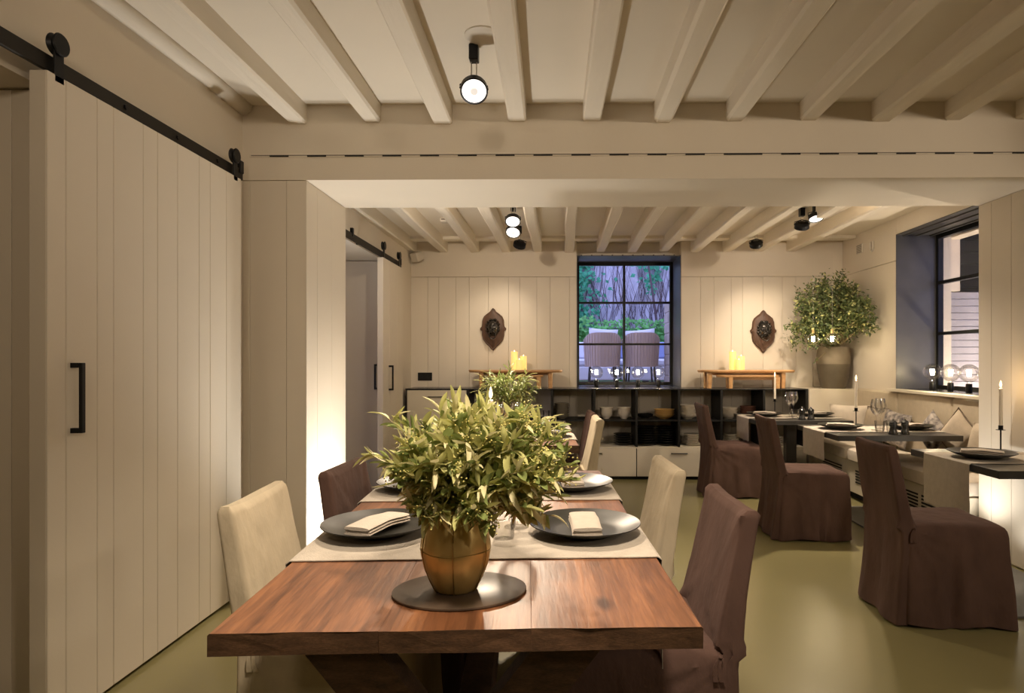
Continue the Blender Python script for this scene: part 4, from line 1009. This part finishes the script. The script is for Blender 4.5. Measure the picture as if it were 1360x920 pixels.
def candle(x, y, z, where, stem=.135, h=.265):
    t = thing('candlestick', 'thin black candlestick ' + where, 'candlestick', (x, y, z), 0, 'black candlesticks')
    MB().lathe([(0, 0), (.042, 0), (.042, .003), (0, .004)], 24).build('base', 'black_metal', t, True)
    MB().tube([(0, 0, .003), (0, 0, stem)], .0045, 8).build('stem', 'black_metal', t)
    MB().lathe([(0, stem - .002), (.026, stem - .001), (.026, stem + .001), (0, stem + .001)], 20).build('drip_dish', 'black_metal', t, True)
    MB().lathe([(.012, stem), (.0135, stem), (.0135, stem + .028), (.012, stem + .028)], 16).build('cup', 'black_metal', t, True)
    c = thing('taper_candle', 'lit white taper candle in the candlestick ' + where, 'candle', (x, y, z + stem + .002), 0, 'lit taper candles')
    MB().lathe([(0, 0), (.0115, 0), (.0095, h), (.006, h + .004), (0, h + .003)], 16).build('wax_stick', 'wax', c, True)
    MB().tube([(0, 0, h), (.001, 0, h + .012)], .0012, 5).build('wick', 'wick', c)
    MB().lathe([(0, h + .006), (.005, h + .012), (.0075, h + .022), (.0055, h + .034), (.0025, h + .046), (0, h + .052)], 14, Matrix.Shear('XY', 4, (-.12, 0)) if False else None).build('flame', 'flame', c, True)
    point_lamp('flame_light', c, (0, 0, h + .03), 1.1, (1, .66, .33), .012)
candle(-.255, 2.32, TH + .001, 'on the foreground table behind the bouquet', .135, .265)
p = on_table(T2, T2R, .0, .34); candle(p[0] + .0, p[1], ZP - .001, 'on the rear wooden table', .135, .255)
candle(2.735, 4.02, .741, 'on the nearest black table', .135, .255)
candle(2.51, 5.48, .741, 'on the middle black table', .135, .255)
candle(2.225, 6.69, ZB_ - .001, 'on the farthest black table', .135, .255)

# ================================================================== SLIPCOVERED CHAIRS
def chair_meshes(matname, seed):
    # local: faces +x, seat centre near the origin; every fold is a ridge along a short line on the cloth
    cr = random.Random(int(seed * 10))
    def disp(p, amp, s_): return amp * nz(p, s_, seed)
    def fold_sum(lines, p, q):
        t = 0.0
        for x0, y0, x1, y1, w_, a_ in lines:
            dx, dy = x1 - x0, y1 - y0; L2 = dx * dx + dy * dy
            k = max(0.0, min(1.0, ((p - x0) * dx + (q - y0) * dy) / L2))
            d2 = (p - x0 - k * dx) ** 2 + (q - y0 - k * dy) ** 2
            ww = w_ * (.6 + .8 * k)
            if d2 < 9 * ww * ww: t += a_ * (1 - .75 * k) * math.exp(-d2 / (ww * ww))
        return t
    back_f = []
    for sg in (-1, 1):
        for k in range(7):      # gathered folds fanning from the seat joint up and down the back
            th_ = R(cr.uniform(15, 165)); L_ = cr.uniform(.10, .26); up = 1 if cr.random() < .55 else -1
            back_f.append((sg * .215, .49, sg * .215 - sg * abs(math.cos(th_)) * L_, .49 + up * math.sin(th_) * L_, cr.uniform(.008, .014), cr.uniform(.004, .009) * cr.choice((-1, 1))))
        for k in range(4):      # slack at the top corners
            back_f.append((sg * cr.uniform(.16, .21), .875, sg * cr.uniform(.02, .16), cr.uniform(.62, .78), cr.uniform(.008, .014), cr.uniform(.003, .006) * cr.choice((-1, 1))))
    for k in range(8):
        b_ = cr.uniform(-.19, .19); back_f.append((b_, cr.uniform(.05, .30), b_ + cr.uniform(-.06, .06), cr.uniform(.35, .48), cr.uniform(.012, .02), cr.uniform(.004, .008) * cr.choice((-1, 1))))
    bk = MB(); rings = []
    zs = [.012 + .0215 * k for k in range(40)] + [.862, .872, .880, .8835, .885]
    for z in zs:
        cx = -.256 + .045 * math.sin(min(1, z / .48) * math.pi / 2) - .075 * max(0, (z - .46)) / .42
        th = .036 if z < .45 else .036 - .012 * (z - .45) / .43
        hy = .222 - .012 * max(0, z - .4) / .48
        ins = 0 if z < .87 else (z - .87) * .8
        e = max(.002, min(th * .8, .012) - ins); tt = max(.004, th - ins * .9)
        ring = []
        for a, b in rrect(tt, hy - ins * .8, min(e, tt - .001), 4, cx, 0, 26):
            rear = a < cx
            fl = .012 * max(0, (.48 - z) / .48) * math.sin(b * 26 + seed) * (1 if rear else .3)
            q = (a, b, z)
            fd = fold_sum(back_f, b if rear else -b, z)
            sagz = -.009 * (1 - (b / .21) ** 2) * (1 if z > .84 else 0)
            ring.append((a + fl + disp(q, .006, 4.0) + (-fd if rear else fd), b + disp((b, z, a), .005, 7.0) + (1 if b > 0 else -1) * .3 * fd * (abs(b) > .2), z + sagz + .003 * nz(q, 9, seed)))
        rings.append(ring)
    bk.loft(rings)
    side_f = []
    for k in range(9):
        th_ = R(8 + 78 * k / 8 + cr.uniform(-4, 4)); L_ = cr.uniform(.14, .36)
        side_f.append((-.215, .485, -.215 + math.cos(th_) * L_, .485 - math.sin(th_) * L_, cr.uniform(.008, .014), cr.uniform(.005, .010) * (1 if k % 2 else -1)))
    for k in range(7):
        a_ = cr.uniform(-.1, .25); side_f.append((a_, cr.uniform(.01, .08), a_ + cr.uniform(-.07, .07), cr.uniform(.25, .44), cr.uniform(.012, .022), cr.uniform(.004, .009) * cr.choice((-1, 1))))
    front_f = []
    for k in range(9):
        a_ = cr.uniform(-.21, .21); front_f.append((a_, cr.uniform(.01, .08), a_ + cr.uniform(-.07, .07), cr.uniform(.25, .46), cr.uniform(.012, .022), cr.uniform(.004, .009) * cr.choice((-1, 1))))
    st = MB(); rings = []
    lev = [(.012 + .0165 * k, -.020 * (1 - k / 26)) for k in range(27)] + [(.456, .002), (.474, .006), (.488, .014), (.498, .030), (.503, .06), (.506, .11)]
    for z, k in lev:
        ring = []
        for a, b in rrect(.245 - k, .222 - k, max(.006, .024 - k * .15), 4, .022, 0, 28):
            ph = math.atan2(b, a - .02)
            f = max(0, (.46 - z) / .46)
            fold = .010 * f * (math.sin(ph * 9 + seed) + .6 * math.sin(ph * 17 + seed * 2))
            on_side = abs(b) > .19
            fd = (fold_sum(side_f, a if b > 0 else a + .02, z) if on_side else fold_sum(front_f, b, z)) if z < .475 else 0
            d = fold + disp((a, b, z), .007, 6)
            nx_, ny_ = (0, 1 if b > 0 else -1) if on_side else (1 if a > 0 else -1, 0)
            zz = z + (.009 * math.sin(ph * 5 + seed) if z < .03 else 0) + (.006 * nz((a, b, 1), 8, seed) if z > .47 else 0)
            ring.append((a + d * math.cos(ph) + fd * nx_, b + d * math.sin(ph) + fd * ny_, max(.004, zz)))
        rings.append(ring)
    st.loft(rings)
    tie = MB()
    pts0 = [(0, 0, 0), (.012, .008, -.012), (.03, .012, -.05), (.036, .010, -.10), (.03, .012, -.15)]
    for dx in (0, -.02):
        vs = []; fs = []
        for i, (a, b, c) in enumerate(pts0):
            wv = .009 + .002 * i
            vs += [(a + dx * i * .5 - wv, b, c), (a + dx * i * .5 + wv, b, c), (a + dx * i * .5 + wv, b + .003, c), (a + dx * i * .5 - wv, b + .003, c)]
        for i in range(4):
            for k in range(4): fs.append((i * 4 + k, i * 4 + (k + 1) % 4, i * 4 + 4 + (k + 1) % 4, i * 4 + 4 + k))
        fs += [(0, 1, 2, 3), (16, 17, 18, 19)]
        tie.add(vs, fs)
    tie.lathe([(0, -.014), (.010, -.008), (.014, 0), (.010, .008), (0, .014)], 8, Matrix.Translation((0, .008, 0)))
    return bk.mesh('backrest', matname, True), st.mesh('seat', matname, True), tie.mesh('tie', matname, True)
VAR = {m: [chair_meshes(m, s_) for s_ in (1.3, 4.7, 8.1)] for m in ('purple_cloth', 'linen')}
btn = MB().lathe([(0, -.003), (.008, -.003), (.009, 0), (.007, .003), (0, .004)], 10).mesh('button', 'linen', True)
def chair(label, cx, cy, ang, m, k, buttons=False, sc=1.0):
    t = thing('slipcovered_chair', label, 'chair', (cx, cy, 0), R(ang), 'purple slipcovered chairs' if m == 'purple_cloth' else 'cream slipcovered chairs')
    b, s_, ti = VAR[m][k % 3]
    link('backrest', b, t); link('seat', s_, t)
    for sy_, rz_ in ((.226, 0), (-.226, 180)):
        q_ = link('tie', ti, t, (-.19, sy_, .485), (0, 0, R(rz_))); q_.scale = (.45, .45, .45)
    if buttons:
        for q in range(5): link('button', btn, t, (-.300, 0.16, .30 + .11 * q), (0, R(-90), 0))
    t.scale = (sc, sc, sc)
    return t
# foreground table
chair('cream slipcovered chair at the near left of the foreground table', -.700, 2.06, 3, 'linen', 0)
chair('purple slipcovered chair at the far left of the foreground table', -.640, 2.68, -2, 'purple_cloth', 1, sc=.985)
chair('purple slipcovered chair at the near right of the foreground table', .245, 2.005, 182, 'purple_cloth', 2)
chair('cream slipcovered chair at the far right of the foreground table', .165, 2.66, 184, 'linen', 1)
# rear wooden table
chair('cream slipcovered chair with buttons at the right of the rear wooden table', -.01, 4.78, 183, 'linen', 2, True)
chair('purple slipcovered chair farthest right of the rear wooden table', -.03, 5.32, 183, 'purple_cloth', 0)
# black tables
chair('purple slipcovered chair at the nearest black table', 1.93, 3.37, -3, 'purple_cloth', 0)
chair('purple slipcovered chair at the middle black table', 1.83, 4.87, -2, 'purple_cloth', 1)
chair('purple slipcovered chair at the farthest black table', 1.66, 6.30, 0, 'purple_cloth', 2)

# ================================================================== FOREGROUND BOUQUET
VX, VY = -.250, 1.518
tag(MB().loft([[(.158 * math.cos(a) * k, .125 * math.sin(a) * k, z) for a in [2 * math.pi * j / 48 for j in range(48)]] for z, k in ((0, .98), (.001, 1), (.005, 1), (.006, .985))]).build('oval_mat', 'slate_mat', None, True, (VX + .010, VY, TH + .0015), (0, 0, R(8))), 'thin oval dark brown mat under the brass vase', 'mat')
vz = thing('brass_vase', 'rounded brass vase with riveted panels on the oval mat', 'vase', (VX, VY, TH + .008))
prof = [(0, 0), (.046, 0), (.051, .004), (.064, .030), (.076, .060), (.082, .090), (.0825, .105), (.079, .130), (.071, .155), (.062, .172), (.058, .178), (.055, .178), (.058, .168), (.066, .150), (.070, .10), (.045, .012), (0, .010)]
seg = 40; rings = []
for r_, z in prof:
    rings.append([(r_ * (1 + .012 * math.cos(6 * a)) * math.cos(a), r_ * (1 + .012 * math.cos(6 * a)) * math.sin(a), z) for a in [2 * math.pi * j / seg for j in range(seg)]])
MB().loft(rings, None, False, False).build('body', 'brass', vz, True)
for k in range(6):    # raised vertical seams between the panels
    a = R(-90 + 60 * k + 5); pts = [((r_ + .0012) * 1.012 * math.cos(a), (r_ + .0012) * 1.012 * math.sin(a), z) for r_, z in prof[1:11]]
    MB().tube(pts, .0016, 6).build('seam', 'brass_seam', vz, True)
MB().tube([(.0828 * math.cos(2 * math.pi * j / 40), .0828 * math.sin(2 * math.pi * j / 40), .098 + .0012 * math.sin(j * .6)) for j in range(41)], .0012, 5).build('band', 'brass_seam', vz, True)
def leaf_mesh(L, W_, bend, curl, m, seed):
    mb = MB(); n = 6; vs = []; fs = []
    for i in range(n + 1):
        t_ = i / n; wv = W_ * (max(0, math.sin(math.pi * min(1, t_ ** .9))) ** .62) * .5 + .0004
        z = bend * L * t_ * t_; x = L * t_
        vs += [(x, -wv, z + curl * wv), (x, 0, z), (x, wv, z + curl * wv)]
    for i in range(n):
        for k in range(2): fs.append((i * 3 + k, i * 3 + k + 1, i * 3 + k + 4, i * 3 + k + 3))
    mb.add(vs, fs); return mb.mesh('leaf', m, 'all')
lr = random.Random(5)
LEAVES = [leaf_mesh(lr.uniform(.040, .066), lr.uniform(.012, .020), lr.uniform(-.5, .4), lr.uniform(.1, .8), m, i) for i, m in enumerate(['leaf_a', 'leaf_a', 'leaf_a', 'leaf_b', 'leaf_b', 'leaf_c', 'leaf_c', 'leaf_a', 'leaf_b', 'leaf_b'])]
LEAVES2 = [leaf_mesh(lr.uniform(.06, .09), lr.uniform(.009, .014), lr.uniform(-.6, .3), lr.uniform(.1, .6), m, i) for i, m in enumerate(['leaf_b', 'leaf_b', 'leaf_b', 'leaf_a', 'leaf_b'])]
def bouquet(label, loc, rx, ry, rz, cz, nst, nleaf_obj, nleaf_tot, leafscale, cx=0.0, outliers=(), LEAVES=LEAVES, blos=.55):
    t = thing('bouquet', label, 'bouquet', loc)
    st = MB(); fol = MB(); bl = MB(); cand = []
    for i in range(nst):
        a = lr.uniform(0, 6.283); e = math.asin(lr.uniform(-.78, 1)); q = lr.uniform(.45, 1.08) ** .5
        tip = Vector((cx + rx * q * math.cos(a) * math.cos(e), ry * q * math.sin(a) * math.cos(e), cz + rz * q * math.sin(e)))
        outliers_i = outliers[i] if i < len(outliers) else None
        if outliers_i: tip = Vector(outliers_i)
        b0 = Vector((lr.uniform(-.03, .03), lr.uniform(-.03, .03), 0)) * leafscale
        mid = Vector((tip.x * .55, tip.y * .55, max(.03 * leafscale, tip.z * .62 + .04 * leafscale)))
        st.tube([b0, mid, tip], [.0024 * leafscale, .0018 * leafscale, .0010 * leafscale], 5)
        m_ = nleaf_tot // nst
        for k in range(m_):
            f = .28 + .72 * (k + .5) / m_
            p = b0.lerp(mid, f * 2) if f < .5 else mid.lerp(tip, f * 2 - 1)
            d = ((mid - b0) if f < .5 else (tip - mid)).normalized()
            out = Vector((lr.gauss(0, 1), lr.gauss(0, 1), lr.gauss(.1, .8))).normalized()
            dr = (d * lr.uniform(.3, 1.1) + out * .85).normalized()
            zaxis = (Vector((0, 0, 1)) + out * .7).normalized()
            yax = zaxis.cross(dr).normalized(); zax = dr.cross(yax)
            M = Matrix((dr, yax, zax)).transposed().to_4x4(); M.translation = p
            s_ = leafscale * lr.uniform(.75, 1.2)
            cand.append((M, s_, p))
        if lr.random() < blos:
            for k in range(16):
                c_ = tip + Vector((lr.gauss(0, .013), lr.gauss(0, .013), lr.gauss(0, .013))) * leafscale
                bl.lathe([(0, -.0032), (.003, 0), (0, .0032)], 5, Matrix.Translation(c_) @ Matrix.Scale(leafscale, 4))
    st.build('stem', 'stem', t)
    # leaves nearest the room side are single objects, the inner ones one joined mass
    def front(c):
        p = c[2]; return -(p.y / ry) * .9 + ((p.x - cx) / rx) ** 2 * .5 + (p.z - cz) / rz * .35
    cand.sort(key=front, reverse=True)
    for i, (M, s_, p) in enumerate(cand):
        k = lr.randrange(len(LEAVES))
        if i < nleaf_obj:
            o = bpy.data.objects.new('leaf', LEAVES[k]); col.objects.link(o); o.parent = t
            o.matrix_local = M @ Matrix.Scale(s_, 4)
        else:
            me = LEAVES[k]; MM = M @ Matrix.Scale(s_, 4)
            fol.add([v.co for v in me.vertices], [tuple(pg.vertices) for pg in me.polygons], MM, {'leaf_a': 0, 'leaf_b': 1, 'leaf_c': 2}[me.materials[0].name])
    if fol.v:
        f = fol.build('foliage', ['leaf_a', 'leaf_b', 'leaf_c'], t, 'all'); f['kind'] = 'stuff'
    if bl.v:
        f = bl.build('blossom', 'blossom', t, True); f['kind'] = 'stuff'
    return t
bouquet('large bouquet of olive green leafy branches in the brass vase', (VX, VY, TH + .160), .222, .20, .155, .136, 190, 300, 4600, .82, .060,
        [(-.20, -.02, .17), (.28, -.03, .11), (.25, .0, .20), (-.16, .0, .25)])
p2 = on_table(T2, T2R, -.02, -.12)
v2 = thing('brown_vase', 'slim brown vase on the rear wooden table', 'vase', (p2[0], p2[1], TH + .001))
MB().lathe([(0, 0), (.045, 0), (.055, .03), (.058, .10), (.048, .17), (.042, .19), (.038, .19), (.045, .165), (.052, .10), (.03, .012), (0, .010)], 28).build('body', 'brass', v2, True)
MB().lathe([(.0575, .085), (.0595, .09), (.0575, .095)], 28).build('band', 'brass_seam', v2, True)
bouquet('smaller bouquet of narrow dark leaves in the rear brown vase', (p2[0], p2[1], TH + .175), .21, .19, .18, .15, 60, 60, 760, 1.0, .02, (), LEAVES2, .0)
